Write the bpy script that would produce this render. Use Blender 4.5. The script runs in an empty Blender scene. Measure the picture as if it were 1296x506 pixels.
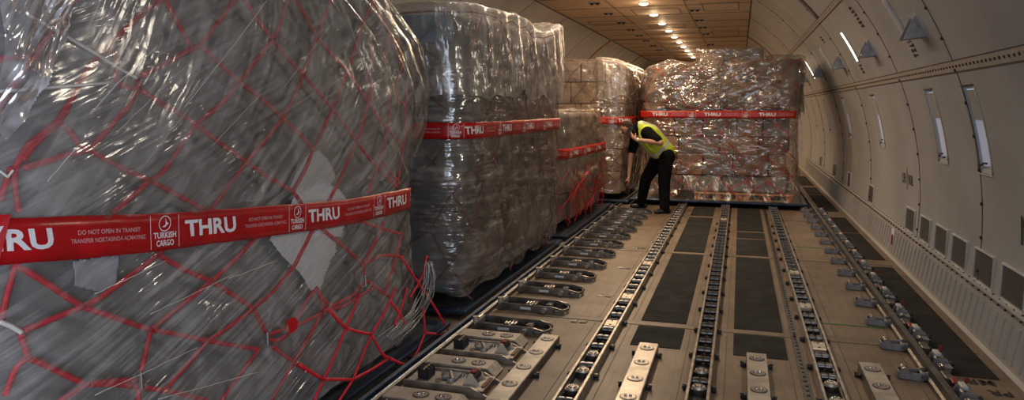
import bpy, bmesh, math, random
from mathutils import Vector, Matrix, noise
from math import pi, sin, cos, radians as R
random.seed(7)
scene = bpy.context.scene
COL = scene.collection

# ------------------------------------------------------------------ camera
W, H, F, CH = 1296, 506, 920.0, 1.6
PITCH = math.atan(116 / F); YAW = math.atan(289 / math.hypot(F, 116))
FW = Vector((-sin(YAW) * cos(PITCH), cos(YAW) * cos(PITCH), -sin(PITCH)))
RT = Vector((cos(YAW), sin(YAW), 0)); UP = RT.cross(FW)
CAM = Vector((0, 0, CH))
cd = bpy.data.cameras.new('camera'); cam = bpy.data.objects.new('camera', cd); COL.objects.link(cam)
cam.location = CAM; cam.rotation_euler = (pi / 2 - PITCH, 0, YAW)
cd.sensor_width = 36; cd.lens = F / W * 36; cd.clip_start = .05; cd.clip_end = 200
scene.camera = cam
cy_ = scene.cycles
cy_.max_bounces = 7; cy_.diffuse_bounces = 3; cy_.glossy_bounces = 2; cy_.transparent_max_bounces = 12
cy_.caustics_reflective = False; cy_.caustics_refractive = False; cy_.use_adaptive_sampling = True; cy_.adaptive_threshold = .02; cy_.adaptive_min_samples = 24; cy_.time_limit = 1000
vs = scene.view_settings
scene.display_settings.display_device = 'sRGB'
vs.view_transform = 'Standard'; vs.look = 'None'; vs.gamma = 1; vs.exposure = 0; vs.use_curve_mapping = False

def ray(x, y): return FW * F + RT * (x - 648) + UP * (253 - y)
def at_z(x, y, z=0.0):
    r = ray(x, y); return CAM + r * ((z - CH) / r.z)
def at_x(x, y, X):
    r = ray(x, y); return CAM + r * (X / r.x)
def at_y(x, y, Y):
    r = ray(x, y); return CAM + r * (Y / r.y)

# ------------------------------------------------------------------ materials
def new_mat(name):
    m = bpy.data.materials.new(name); m.use_nodes = True
    nt = m.node_tree; nt.nodes.clear()
    out = nt.nodes.new('ShaderNodeOutputMaterial')
    return m, nt, out
def N(nt, t, **kw):
    n = nt.nodes.new(t)
    for k, v in kw.items():
        if k in n.inputs: n.inputs[k].default_value = v
        else: setattr(n, k, v)
    return n
def ramp(nt, src, p0, p1, c0, c1):
    r = nt.nodes.new('ShaderNodeValToRGB')
    r.color_ramp.elements[0].position = p0; r.color_ramp.elements[1].position = p1
    r.color_ramp.elements[0].color = c0; r.color_ramp.elements[1].color = c1
    nt.links.new(src, r.inputs[0]); return r
def c4(c): return (c[0], c[1], c[2], 1)
def simple(name, col, rough=.5, metal=0.0, var=.25, scale=6.0, bump=.0, spec=.5, emit=None, stretch=(1, 1, 1)):
    """painted / metal / cloth surface with mottled variation"""
    m, nt, out = new_mat(name)
    p = N(nt, 'ShaderNodeBsdfPrincipled'); nt.links.new(p.outputs[0], out.inputs[0])
    tc = N(nt, 'ShaderNodeTexCoord'); mp = N(nt, 'ShaderNodeMapping'); mp.inputs['Scale'].default_value = stretch
    nt.links.new(tc.outputs['Object'], mp.inputs[0])
    no = N(nt, 'ShaderNodeTexNoise'); no.inputs['Scale'].default_value = scale; no.inputs['Detail'].default_value = 6
    nt.links.new(mp.outputs[0], no.inputs['Vector'])
    a = [max(0, c * (1 - var)) for c in col]; b = [min(1, c * (1 + var)) for c in col]
    r = ramp(nt, no.outputs['Fac'], .3, .7, c4(a), c4(b))
    nt.links.new(r.outputs[0], p.inputs['Base Color'])
    p.inputs['Roughness'].default_value = rough; p.inputs['Metallic'].default_value = metal
    p.inputs['Specular IOR Level'].default_value = spec
    if bump:
        bn = N(nt, 'ShaderNodeBump'); bn.inputs['Strength'].default_value = bump; bn.inputs['Distance'].default_value = .02
        nt.links.new(no.outputs['Fac'], bn.inputs['Height']); nt.links.new(bn.outputs[0], p.inputs['Normal'])
    if emit:
        p.inputs['Emission Color'].default_value = c4(emit[0]); p.inputs['Emission Strength'].default_value = emit[1]
    return m
def film_mat(name, ang, haze0, haze1, tint=(.78, .77, .77), gloss=.10, streak=34.0, bump=.6, rough=.16, crease=7.0, dist=.035, facet=2.5, lo=.2, hi=.9, xs=1.4):
    """clear stretch film: transparent with milky streaks and sharp wrinkles. UV = metres along / up"""
    m, nt, out = new_mat(name); L = nt.links.new
    uv = N(nt, 'ShaderNodeUVMap'); uv.uv_map = 'UVMap'
    mp = N(nt, 'ShaderNodeMapping'); mp.inputs['Rotation'].default_value = (0, 0, ang); mp.inputs['Scale'].default_value = (xs, streak * 2.2, 1)
    # rotate first, then scale
    mr = N(nt, 'ShaderNodeMapping'); mr.inputs['Rotation'].default_value = (0, 0, ang)
    mp.inputs['Rotation'].default_value = (0, 0, 0)
    L(uv.outputs[0], mr.inputs[0]); L(mr.outputs[0], mp.inputs[0])
    wob = N(nt, 'ShaderNodeTexNoise', Scale=2.2, Detail=2.0); L(uv.outputs[0], wob.inputs['Vector'])
    add = N(nt, 'ShaderNodeMixRGB'); add.blend_type = 'ADD'; add.inputs[0].default_value = .9
    L(mp.outputs[0], add.inputs[1]); L(wob.outputs['Color'], add.inputs[2])
    s1 = N(nt, 'ShaderNodeTexNoise', Scale=1.0, Detail=1.2, Roughness=.5); L(add.outputs[0], s1.inputs['Vector'])
    s2 = N(nt, 'ShaderNodeTexNoise', Scale=crease, Detail=1.5, Roughness=.5, Distortion=1.2); L(uv.outputs[0], s2.inputs['Vector'])
    big = N(nt, 'ShaderNodeTexNoise', Scale=2.0, Detail=3.0); L(uv.outputs[0], big.inputs['Vector'])
    # wrinkles: streaks weighted by broad patches + crumple
    mul = N(nt, 'ShaderNodeMath'); mul.operation = 'MULTIPLY'; L(s1.outputs['Fac'], mul.inputs[0]); bm_ = N(nt, 'ShaderNodeMapRange'); L(big.outputs['Fac'], bm_.inputs[0]); bm_.inputs[1].default_value = .42; bm_.inputs[2].default_value = .62; bm_.inputs[3].default_value = .12; bm_.inputs[4].default_value = 1.0; L(bm_.outputs[0], mul.inputs[1])
    sm = N(nt, 'ShaderNodeMath'); sm.operation = 'MULTIPLY_ADD'; L(s2.outputs['Fac'], sm.inputs[0]); sm.inputs[1].default_value = .7; L(mul.outputs[0], sm.inputs[2])
    # crinkles: flat facets between sharp creases
    ms = N(nt, 'ShaderNodeMapping'); ms.inputs['Scale'].default_value = (1.0, facet, 1); L(mr.outputs[0], ms.inputs[0])
    ds_ = N(nt, 'ShaderNodeTexNoise', Scale=3.0, Detail=1.0); L(ms.outputs[0], ds_.inputs['Vector'])
    da = N(nt, 'ShaderNodeMixRGB'); da.blend_type = 'ADD'; da.inputs[0].default_value = .35; L(ms.outputs[0], da.inputs[1]); L(ds_.outputs['Color'], da.inputs[2])
    vo = N(nt, 'ShaderNodeTexVoronoi', Scale=crease * 1.6); L(da.outputs[0], vo.inputs['Vector'])
    s3 = N(nt, 'ShaderNodeMath'); s3.operation = 'MULTIPLY_ADD'; L(vo.outputs['Distance'], s3.inputs[0]); s3.inputs[1].default_value = .38; L(sm.outputs[0], s3.inputs[2]); sm = s3
    bn = N(nt, 'ShaderNodeBump'); bn.inputs['Strength'].default_value = min(1, bump * 1.4); bn.inputs['Distance'].default_value = dist
    L(sm.outputs[0], bn.inputs['Height'])
    st_ = N(nt, 'ShaderNodeMapRange'); L(big.outputs['Fac'], st_.inputs[0]); st_.inputs[1].default_value = .44; st_.inputs[2].default_value = .62; st_.inputs[3].default_value = lo; st_.inputs[4].default_value = hi; L(st_.outputs[0], bn.inputs['Strength'])
    # milky amount
    hz = N(nt, 'ShaderNodeMath'); hz.operation = 'MULTIPLY'; L(s1.outputs['Fac'], hz.inputs[0]); L(s2.outputs['Fac'], hz.inputs[1])
    hr = N(nt, 'ShaderNodeMapRange'); L(hz.outputs[0], hr.inputs[0])
    hr.inputs[1].default_value = .20; hr.inputs[2].default_value = .42; hr.inputs[3].default_value = haze0; hr.inputs[4].default_value = haze1
    tr = N(nt, 'ShaderNodeBsdfTransparent'); tr.inputs[0].default_value = (.99, .99, .99, 1)
    df = N(nt, 'ShaderNodeBsdfDiffuse'); df.inputs[0].default_value = c4(tint); L(bn.outputs[0], df.inputs['Normal'])
    mx = N(nt, 'ShaderNodeMixShader'); L(hr.outputs[0], mx.inputs[0]); L(tr.outputs[0], mx.inputs[1]); L(df.outputs[0], mx.inputs[2])
    gl = N(nt, 'ShaderNodeBsdfGlossy'); gl.inputs['Roughness'].default_value = rough; gl.inputs[0].default_value = (1, 1, 1, 1); L(bn.outputs[0], gl.inputs['Normal'])
    lw = N(nt, 'ShaderNodeFresnel', IOR=1.4); L(bn.outputs[0], lw.inputs['Normal'])
    ad = N(nt, 'ShaderNodeMath'); ad.operation = 'MULTIPLY_ADD'; L(lw.outputs[0], ad.inputs[0]); ad.inputs[1].default_value = .42; ad.inputs[2].default_value = gloss; ad.use_clamp = True
    m2 = N(nt, 'ShaderNodeMixShader'); L(ad.outputs[0], m2.inputs[0]); L(mx.outputs[0], m2.inputs[1]); L(gl.outputs[0], m2.inputs[2])
    L(m2.outputs[0], out.inputs[0]); return m

M = {}
M['wall'] = simple('painted_liner', (.415, .42, .435), .45, 0, .13, 1.3, .04)
M['ceil'] = simple('ceiling_liner', (.52, .40, .29), .6, 0, .08, 1.2, .02)
M['dado'] = simple('kick_panel', (.42, .41, .40), .4, .1, .10, 2.5, .03)
M['seam'] = simple('dark_joint', (.10, .08, .07), .7)
M['strip'] = simple('joint_strip', (.45, .41, .36), .5, 0, .12, 9)
M['screw'] = simple('dark_screw', (.04, .035, .03), .5, .5)
M['ring'] = simple('frame_edge', (.34, .17, .07), .5)
M['bulk'] = simple('bulkhead', (.45, .40, .34), .6)
M['vent'] = simple('grille_frame', (.52, .51, .50), .4)
M['stencil'] = simple('stencil_ink', (.025, .025, .025), .7)
M['alum'] = simple('worn_aluminium', (.38, .34, .30), .38, .75, .35, 14, .06)
M['steel'] = simple('roller_steel', (.50, .48, .46), .25, .95, .2, 20)
M['darksteel'] = simple('greasy_steel', (.13, .12, .11), .4, .7, .4, 18, .1)
M['channel'] = simple('channel_inside', (.05, .045, .04), .6, .4, .4, 12)
M['black'] = simple('black_casting', (.018, .018, .02), .45, .3, .4, 15)
M['greyrail'] = simple('grey_casting', (.25, .25, .26), .4, .5, .3, 12, .05)
M['redlatch'] = simple('red_latch', (.24, .02, .015), .4, 0, .2, 20)
M['mat'] = simple('non_slip_mat', (.030, .029, .028), .92, 0, .35, 5, .1, spec=.15)
M['green'] = simple('green_line', (.05, .16, .04), .7)
M['bluerail'] = simple('dark_blue_edge', (.03, .05, .09), .3, .5, .5, 8)
M['plate'] = simple('pallet_sheet', (.16, .17, .19), .4, .8, .4, 6)
M['tape'] = simple('red_tape', (.42, .006, .010), .28, 0, .18, 9, .12)
M['tape2'] = simple('red_tape_far', (.40, .014, .008), .35, 0, .18, 9, .1)
M['white'] = simple('white_print', (.78, .76, .78), .5, 0, .05)
M['pink'] = simple('faint_print', (.62, .30, .30), .5, 0, .1)
M['rope'] = simple('red_webbing', (.64, .012, .03), .6, 0, .25, 40, .2)
M['rope_dark'] = simple('dark_webbing', (.17, .055, .055), .7, 0, .3, 30, .2)
M['rope_orange'] = simple('orange_webbing', (.42, .10, .04), .6, 0, .3, 30, .2)
M['tie'] = simple('white_tie', (.70, .67, .62), .5, 0, .15, 30)
M['paper'] = simple('white_paper', (.80, .80, .82), .75, 0, .06, 12, .15)
M['paper_grey'] = simple('grey_paper', (.42, .42, .46), .75, 0, .1, 12)
M['disc'] = simple('red_disc', (.50, .01, .012), .35, 0, .15)
M['wood'] = simple('pallet_wood', (.62, .33, .13), .7, 0, .35, 5, .1, stretch=(1, 9, 9))
M['lamp'] = simple('lamp_lens', (1, .9, .75), .4, 0, 0, emit=((1, .84, .62), 6))
M['tube'] = simple('lit_tube', (1, .95, .85), .4, 0, 0, emit=((1, .90, .74), 4))
M['tubeoff'] = simple('unlit_tube', (.62, .66, .74), .3, 0, .05)
M['pane'] = simple('window_plug', (.60, .63, .72), .35, 0, .05, emit=((.62, .70, 1.0), .16))  # weak glow put into the plug for daylight coming through it
M['skin'] = simple('skin', (.42, .22, .15), .55, 0, .12, 20)
M['hair'] = simple('hair', (.035, .020, .013), .8, 0, .4, 60, .4, spec=.15)
M['cloth'] = simple('black_cloth', (.006, .006, .007), .9, 0, .4, 10, .0, spec=.1)
M['shoe'] = simple('black_shoe', (.012, .011, .011), .35, 0, .3)
M['vest'] = simple('yellow_vest', (.50, .62, .035), .6, 0, .18, 8, .3)
M['stripe'] = simple('reflective_stripe', (.55, .57, .56), .3, .3, .1)
M['phone'] = simple('phone', (.02, .02, .025), .2)
M['watch'] = simple('watch_band', (.5, .48, .44), .3, .8)
for i, c in enumerate([(.17, .16, .165), (.11, .105, .11), (.24, .225, .22), (.13, .14, .165), (.20, .175, .15), (.08, .08, .085)]):
    M['g%d' % i] = simple('grey_cargo_%d' % i, c, .75, 0, .4, 3.5, .3)
for i, c in enumerate([(.36, .24, .15), (.30, .19, .12), (.44, .32, .22), (.20, .13, .09), (.32, .25, .21), (.42, .25, .15)]):
    M['b%d' % i] = simple('brown_carton_%d' % i, c, .75, 0, .25, 4, .15)
# floor: worn tan panels
def floor_mat():
    m, nt, out = new_mat('cargo_floor'); L = nt.links.new
    p = N(nt, 'ShaderNodeBsdfPrincipled'); L(p.outputs[0], out.inputs[0])
    tc = N(nt, 'ShaderNodeTexCoord')
    n1 = N(nt, 'ShaderNodeTexNoise', Scale=2.0, Detail=8.0, Roughness=.65); L(tc.outputs['Object'], n1.inputs['Vector'])
    mp = N(nt, 'ShaderNodeMapping'); mp.inputs['Scale'].default_value = (30, 2.5, 1); L(tc.outputs['Object'], mp.inputs[0])
    n2 = N(nt, 'ShaderNodeTexNoise', Scale=1.0, Detail=4.0); L(mp.outputs[0], n2.inputs['Vector'])
    r1 = ramp(nt, n1.outputs['Fac'], .3, .72, (.125, .086, .056, 1), (.285, .205, .140, 1))
    r2 = ramp(nt, n2.outputs['Fac'], .3, .62, (.72, .70, .68, 1), (1, 1, 1, 1))
    mx = N(nt, 'ShaderNodeMixRGB'); mx.blend_type = 'MULTIPLY'; mx.inputs[0].default_value = .7
    L(r1.outputs[0], mx.inputs[1]); L(r2.outputs[0], mx.inputs[2])
    vo = N(nt, 'ShaderNodeTexVoronoi', Scale=5.0); L(tc.outputs['Object'], vo.inputs['Vector'])
    r3 = ramp(nt, vo.outputs['Distance'], .03, .06, (.35, .32, .30, 1), (1, 1, 1, 1))
    m2 = N(nt, 'ShaderNodeMixRGB'); m2.blend_type = 'MULTIPLY'; m2.inputs[0].default_value = .6
    L(mx.outputs[0], m2.inputs[1]); L(r3.outputs[0], m2.inputs[2])
    L(m2.outputs[0], p.inputs['Base Color']); p.inputs['Roughness'].default_value = .5
    bn = N(nt, 'ShaderNodeBump'); bn.inputs['Strength'].default_value = .15; bn.inputs['Distance'].default_value = .01
    L(n1.outputs['Fac'], bn.inputs['Height']); L(bn.outputs[0], p.inputs['Normal'])
    return m
M['floor'] = floor_mat()
def grille_mat():
    m, nt, out = new_mat('perforated_grille'); L = nt.links.new
    p = N(nt, 'ShaderNodeBsdfPrincipled', Roughness=.5); L(p.outputs[0], out.inputs[0])
    tc = N(nt, 'ShaderNodeTexCoord'); mp = N(nt, 'ShaderNodeMapping'); mp.inputs['Scale'].default_value = (1, 62, 62); L(tc.outputs['Object'], mp.inputs[0])
    ck = N(nt, 'ShaderNodeTexChecker', Scale=1.0); ck.inputs[1].default_value = (.16, .155, .15, 1); ck.inputs[2].default_value = (.012, .012, .012, 1)
    L(mp.outputs[0], ck.inputs[0]); L(ck.outputs[0], p.inputs['Base Color']); return m
M['grille'] = grille_mat()
M['film1'] = film_mat('stretch_film_near', R(-22), .04, .34, (.74, .71, .70), .06, 26, .7, .15, 6, .030, 4, .10, .75)
M['hood1'] = film_mat('loose_film_near', R(-58), .03, .26, (.78, .73, .70), .022, 14, .7, .16, 5, .035, 4, .05, .30)
M['film2'] = film_mat('stretch_film_second', R(2), .03, .34, (.66, .60, .55), .10, 13, .8, .15, 5, .055, 4, .20, .8)
M['hood2'] = film_mat('loose_film_second', R(88), .14, .46, (.70, .64, .58), .07, 7, .8, .18, 4, .07, 3, .12, .5)
M['film3'] = film_mat('stretch_film_far', R(4), .03, .24, (.64, .50, .40), .085, 5, 1.0, .15, 3.5, .10, 2.5, .15, .8)
M['hood4'] = film_mat('draped_film_far', R(-30), .05, .30, (.64, .52, .42), .08, 5, 1.0, .15, 3.5, .10, 2.5, .2, .9)
M['skirt4'] = film_mat('film_skirt_far', R(60), .03, .22, (.64, .52, .42), .03, 5, 1.0, .2, 3, .10, 2.5, .1, .6)
M['flap'] = film_mat('bunched_film', R(-62), .12, .85, (.86, .87, .92), .16, 9, 1.0, .14, 7, .05, 4, .6, 1.0)  # bluish white haze paints the daylight highlight into the film
M['bluecloth'] = simple('blue_quilt', (.12, .19, .25), .7, 0, .3, 6, .3)

# ------------------------------------------------------------------ mesh builder
class MB:
    def __init__(s): s.v = []; s.f = []; s.m = []; s.mats = []; s.uv = None; s.smooth = False; s.sm = []
    def mi(s, m):
        if m not in s.mats: s.mats.append(m)
        return s.mats.index(m)
    def add(s, vs_, fs_, m, smooth=False):
        o = len(s.v); k = s.mi(m); s.v += [tuple(v) for v in vs_]
        for f in fs_: s.f.append([i + o for i in f]); s.m.append(k); s.sm.append(smooth)
        return s
    def box(s, c, d, m, rot=None, taper=1.0, bev=0.0):
        """c centre, d full dims; chamfered vertical edges if bev"""
        x, y, z = d[0] / 2, d[1] / 2, d[2] / 2
        if bev > 0:
            b = min(bev, x * .45, y * .45, z * .45)
            bm = bmesh.new(); bmesh.ops.create_cube(bm, size=1)
            for v in bm.verts: v.co = Vector((v.co.x * d[0], v.co.y * d[1], v.co.z * d[2]))
            bmesh.ops.bevel(bm, geom=bm.edges[:], offset=b, segments=1, affect='EDGES')
            pts = [v.co.copy() for v in bm.verts]; fs = [[v.index for v in f.verts] for f in bm.faces]; bm.free()
        else:
            pts = [Vector((sx * x * (taper if sz > 0 else 1), sy * y * (taper if sz > 0 else 1), sz * z)) for sz in (-1, 1) for sy in (-1, 1) for sx in (-1, 1)]
            fs = [(0, 2, 3, 1), (4, 5, 7, 6), (0, 1, 5, 4), (2, 6, 7, 3), (0, 4, 6, 2), (1, 3, 7, 5)]
        if rot is not None: pts = [rot @ p for p in pts]
        return s.add([p + Vector(c) for p in pts], fs, m)
    def cyl(s, a, b, r, m, n=12, r2=None, smooth=True):
        a = Vector(a); b = Vector(b); r2 = r if r2 is None else r2
        d = (b - a).normalized(); u = d.orthogonal().normalized(); w = d.cross(u)
        p = [a + (u * cos(2 * pi * i / n) + w * sin(2 * pi * i / n)) * r for i in range(n)] + [b + (u * cos(2 * pi * i / n) + w * sin(2 * pi * i / n)) * r2 for i in range(n)]
        s.add(p, [(i, (i + 1) % n, n + (i + 1) % n, n + i) for i in range(n)], m, smooth)
        s.add(p, [list(range(n))[::-1], list(range(n, 2 * n))], m)
        return s
    def tube(s, pts, r, m, n=6, flat=1.0):
        pts = [Vector(p) for p in pts]
        if len(pts) < 2: return s
        vs_ = []; prev = None
        for i, p in enumerate(pts):
            t = (pts[min(i + 1, len(pts) - 1)] - pts[max(i - 1, 0)])
            if t.length < 1e-6: t = Vector((0, 0, 1))
            t.normalize()
            u = Vector((1, 0, 0)) - t * t.x
            if u.length < .1: u = Vector((0, 1, 0)) - t * t.y
            u.normalize(); w = t.cross(u)
            vs_ += [p + u * cos(2 * pi * k / n) * r * flat + w * sin(2 * pi * k / n) * r for k in range(n)]
        fs = []
        for i in range(len(pts) - 1):
            for k in range(n): fs.append((i * n + k, i * n + (k + 1) % n, (i + 1) * n + (k + 1) % n, (i + 1) * n + k))
        fs += [list(range(n))[::-1], [(len(pts) - 1) * n + k for k in range(n)]]
        return s.add(vs_, fs, m, True)
    def prism(s, poly, axis, a, b, m):
        """poly in the two other axes; extruded from a to b"""
        def P(u, v, w):
            return {'x': (w, u, v), 'y': (u, w, v), 'z': (u, v, w)}[axis]
        n = len(poly)
        vs_ = [P(u, v, a) for u, v in poly] + [P(u, v, b) for u, v in poly]
        return s.add(vs_, [list(range(n))[::-1], list(range(n, 2 * n))] + [(i, (i + 1) % n, n + (i + 1) % n, n + i) for i in range(n)], m)
    def mesh(s, name):
        me = bpy.data.meshes.new(name); me.from_pydata(s.v, [], s.f)
        for m in s.mats: me.materials.append(m)
        for p, k, q in zip(me.polygons, s.m, s.sm): p.material_index = k; p.use_smooth = q
        bm = bmesh.new(); bm.from_mesh(me); bmesh.ops.recalc_face_normals(bm, faces=bm.faces[:]); bm.to_mesh(me); bm.free()
        me.update(); return me
    def build(s, name, parent=None, loc=None):
        o = bpy.data.objects.new(name, s.mesh(name)); COL.objects.link(o)
        if loc is not None: o.location = loc
        if parent: o.parent = parent
        return o
def link_mesh(name, me, parent=None):
    o = bpy.data.objects.new(name, me); COL.objects.link(o)
    if parent: o.parent = parent
    return o
def thing(name, label, cat, loc=(0, 0, 0), group=None, rz=0):
    o = bpy.data.objects.new(name, None); COL.objects.link(o); o.location = loc; o.rotation_euler = (0, 0, rz)
    return tag(o, label, cat, group)
def tag(o, label, cat, group=None):
    o['label'] = label; o['category'] = cat
    if group: o['group'] = group
    return o
def struct(o): o['kind'] = 'structure'; return o
def copy_tree(o, loc=None, label=None, parent=None):
    c = o.copy(); COL.objects.link(c)
    if parent is not None: c.parent = parent
    if loc is not None: c.location = loc
    if label: c['label'] = label
    for ch in o.children: copy_tree(ch, parent=c)
    return c
ORD = ['first', 'second', 'third', 'fourth', 'fifth', 'sixth', 'seventh', 'eighth', 'ninth', 'tenth', 'eleventh', 'twelfth', 'thirteenth', 'fourteenth', 'fifteenth', 'sixteenth', 'seventeenth', 'eighteenth', 'nineteenth', 'twentieth']

# ------------------------------------------------------------------ text
def text_geo(txt, size, bold=0.0, width=None):
    """flat glyph triangles; returns (verts2d, faces), lower-left at 0,0"""
    cu = bpy.data.curves.new('t', 'FONT'); cu.body = txt; cu.size = size; cu.offset = bold; cu.resolution_u = 3
    ob = bpy.data.objects.new('t', cu); COL.objects.link(ob)
    dg = bpy.context.evaluated_depsgraph_get(); dg.update()
    me = bpy.data.meshes.new_from_object(ob.evaluated_get(dg))
    bm = bmesh.new(); bm.from_mesh(me); bmesh.ops.triangulate(bm, faces=bm.faces[:])
    xs = [v.co.x for v in bm.verts]; ys = [v.co.y for v in bm.verts]
    x0, x1, y0, y1 = min(xs), max(xs), min(ys), max(ys)
    k = (width / (x1 - x0)) if width else 1.0
    for v in bm.verts: v.co.x = (v.co.x - x0) * k; v.co.y -= y0
    w = (x1 - x0) * k; st = max(w / 24, .012)
    x = st
    while x < w:
        bmesh.ops.bisect_plane(bm, geom=bm.verts[:] + bm.edges[:] + bm.faces[:], plane_co=(x, 0, 0), plane_no=(1, 0, 0)); x += st
    bmesh.ops.bisect_plane(bm, geom=bm.verts[:] + bm.edges[:] + bm.faces[:], plane_co=(0, (y1 - y0) * .48, 0), plane_no=(0, 1, 0))
    bm.verts.index_update()
    vs_ = [(v.co.x, v.co.y) for v in bm.verts]; fs = [[v.index for v in f.verts] for f in bm.faces]
    bm.free(); bpy.data.objects.remove(ob); bpy.data.curves.remove(cu); bpy.data.meshes.remove(me)
    return vs_, fs, w, y1 - y0

# ------------------------------------------------------------------ pallet load shapes
def interp(tab, x):
    if x <= tab[0][0]: return tab[0][1]
    for (a, fa), (b, fb) in zip(tab, tab[1:]):
        if x <= b:
            t = (x - a) / (b - a); t = t * t * (3 - 2 * t) if False else t
            return fa + (fb - fa) * t
    return tab[-1][1]
class Load:
    """closed rounded-rectangle contour whose four sides depend on height"""
    def __init__(s, xr, xl, yf, yn, ztop, n=9, warp=None, zbot=.09):
        # xr/xl right/left x tables over z, yn near y, yf far y
        s.t = [t if isinstance(t, list) else [(0, t)] for t in (xr, xl, yn, yf)]
        s.n = n; s.ztop = ztop; s.zbot = zbot; s.warp = warp or (lambda x, y, z: z)
        zr = 1.2; a, b, cx, cy = s.ab(zr); K = 1440; pts = []
        for i in range(K + 1):
            t = -pi / 2 - pi / 4 * 0 + 2 * pi * i / K     # start at near side, going to +x, far, -x
            pts.append(s.unit(t))
        s.K = K; s.arc = [0.0]; s.up = pts
        for p, q in zip(pts, pts[1:]): s.arc.append(s.arc[-1] + math.hypot((q[0] - p[0]) * a, (q[1] - p[1]) * b))
        s.len = s.arc[-1]
    def unit(s, t):
        c, d = cos(t), sin(t); e = 2 / s.n
        return (math.copysign(abs(c) ** e, c), math.copysign(abs(d) ** e, d))
    def ab(s, z):
        xr, xl, yn, yf = [interp(t, z) for t in s.t]
        return (xr - xl) / 2, (yf - yn) / 2, (xr + xl) / 2, (yf + yn) / 2
    def u(s, arc):
        arc = arc % s.len; lo, hi = 0, s.K
        while hi - lo > 1:
            m = (lo + hi) // 2
            if s.arc[m] <= arc: lo = m
            else: hi = m
        k = (arc - s.arc[lo]) / max(1e-9, s.arc[hi] - s.arc[lo])
        p, q = s.up[lo], s.up[hi]; return p[0] + (q[0] - p[0]) * k, p[1] + (q[1] - p[1]) * k
    def P(s, arc, z, off=0.0, raw=False):
        a, b, cx, cy = s.ab(z); ux, uy = s.u(arc)
        x, y = cx + ux * (a + off), cy + uy * (b + off)
        return Vector((x, y, z if raw else s.warp(x, y, z)))
    def inside(s, p, off=0.0):
        a, b, cx, cy = s.ab(p.z); return (abs((p.x - cx) / (a + off)) ** s.n + abs((p.y - cy) / (b + off)) ** s.n) < 1 and p.z < s.ztop + off
    def hit(s, px, py, off=0.0):
        r = ray(px, py); t0 = .5 / r.length; d = .02 / r.length; t = t0
        tend = 22 / r.length
        while t < tend:
            if s.inside(CAM + r * t, off):
                lo, hi = t - d, t
                for _ in range(14):
                    m = (lo + hi) / 2
                    if s.inside(CAM + r * m, off): hi = m
                    else: lo = m
                return CAM + r * hi
            t += d
        return None
    def arc_of(s, Y, z):
        """arc position on the right face at world y"""
        a, b, cx, cy = s.ab(z); v = max(-.995, min(.995, (Y - cy) / b))
        for i in range(1, s.K // 2 - 1):
            p, q = s.up[i][1], s.up[i + 1][1]
            if p <= v <= q: return s.arc[i] + (s.arc[i + 1] - s.arc[i]) * (v - p) / max(1e-9, q - p)
        return s.arc[s.K // 4]

def shell(load, name, mat, parent, z0, z1, off=0.0, amp=.006, fold=None, ds=.035, dz=.035, top=True, ragged=0.0, seed=0.0, capdrop=0.0):
    ns = int(load.len / ds); zf = z0 if callable(z0) else (lambda s_: z0)
    nz = max(2, int((z1 - (zf(0))) / dz))
    vs_ = []; uvs = []
    for j in range(nz + 1):
        for i in range(ns + 1):
            s_ = load.len * i / ns
            zb = zf(s_) + (ragged * noise.noise(Vector((s_ * 3, seed, 0))) if ragged else 0)
            z = zb + (z1 - zb) * j / nz
            o = off + amp * noise.noise(Vector((s_ * 3.5, z * 9, seed))) * 2 + amp * noise.noise(Vector((s_ * 11, z * 22, seed + 5)))
            if fold: o += fold(s_, z)
            k = j / nz
            p = load.P(s_, z, o); vs_.append(p); uvs.append((s_, z))
    fs = []
    for j in range(nz):
        for i in range(ns): fs.append((j * (ns + 1) + i, j * (ns + 1) + i + 1, (j + 1) * (ns + 1) + i + 1, (j + 1) * (ns + 1) + i))
    if top:
        a, b, cx, cy = load.ab(z1); prev = nz * (ns + 1)
        for q, k in enumerate((.97, .85, .6, .3, .02)):
            st = len(vs_)
            for i in range(ns + 1):
                s_ = load.len * i / ns; ux, uy = load.u(s_)
                x, y = cx + ux * (a + off) * k, cy + uy * (b + off) * k
                zz = z1 + (.02 if k < .99 else 0) + .03 * noise.noise(Vector((x * 4, y * 4, seed))) - capdrop * (1 - k)
                vs_.append(Vector((x, y, load.warp(x, y, zz)))); uvs.append((x * 1.0 + 3, y))
            for i in range(ns): fs.append((prev + i, prev + i + 1, st + i + 1, st + i))
            prev = st
    me = bpy.data.meshes.new(name); me.from_pydata([tuple(v) for v in vs_], [], fs)
    uvl = me.uv_layers.new(name='UVMap')
    for lp in me.loops: uvl.data[lp.index].uv = uvs[lp.vertex_index]
    for p in me.polygons: p.use_smooth = True
    me.materials.append(mat); me.update()
    return link_mesh(name, me, parent)

def net_from_pixels(load, name, lines, r, mat, parent, off, step=7.0, fallback_x=None, flat=.6):
    mb = MB()
    for ln in lines:
        pts = []
        for (x0, y0), (x1, y1) in zip(ln, ln[1:]):
            n = max(1, int(math.hypot(x1 - x0, y1 - y0) / step))
            for k in range(n): pts.append((x0 + (x1 - x0) * k / n, y0 + (y1 - y0) * k / n))
        pts.append(ln[-1]); W3 = []
        for p in pts:
            h = load.hit(p[0], p[1], off)
            if h is None and fallback_x is not None: h = at_x(p[0], p[1], fallback_x)
            if h is not None:
                if W3 and (h - W3[-1]).length > .45: continue
                W3.append(h)
        # light smoothing keeps knots in place
        if len(W3) > 3:
            W3 = [W3[0]] + [(W3[i - 1] + W3[i] * 2 + W3[i + 1]) / 4 for i in range(1, len(W3) - 1)] + [W3[-1]]
        mb.tube(W3, r, mat, 6, flat)
        for q in (W3[:1] + W3[-1:]): mb.add(*ico(q, r * 1.15), mat, True)
    return mb.build(name, parent)
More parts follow.
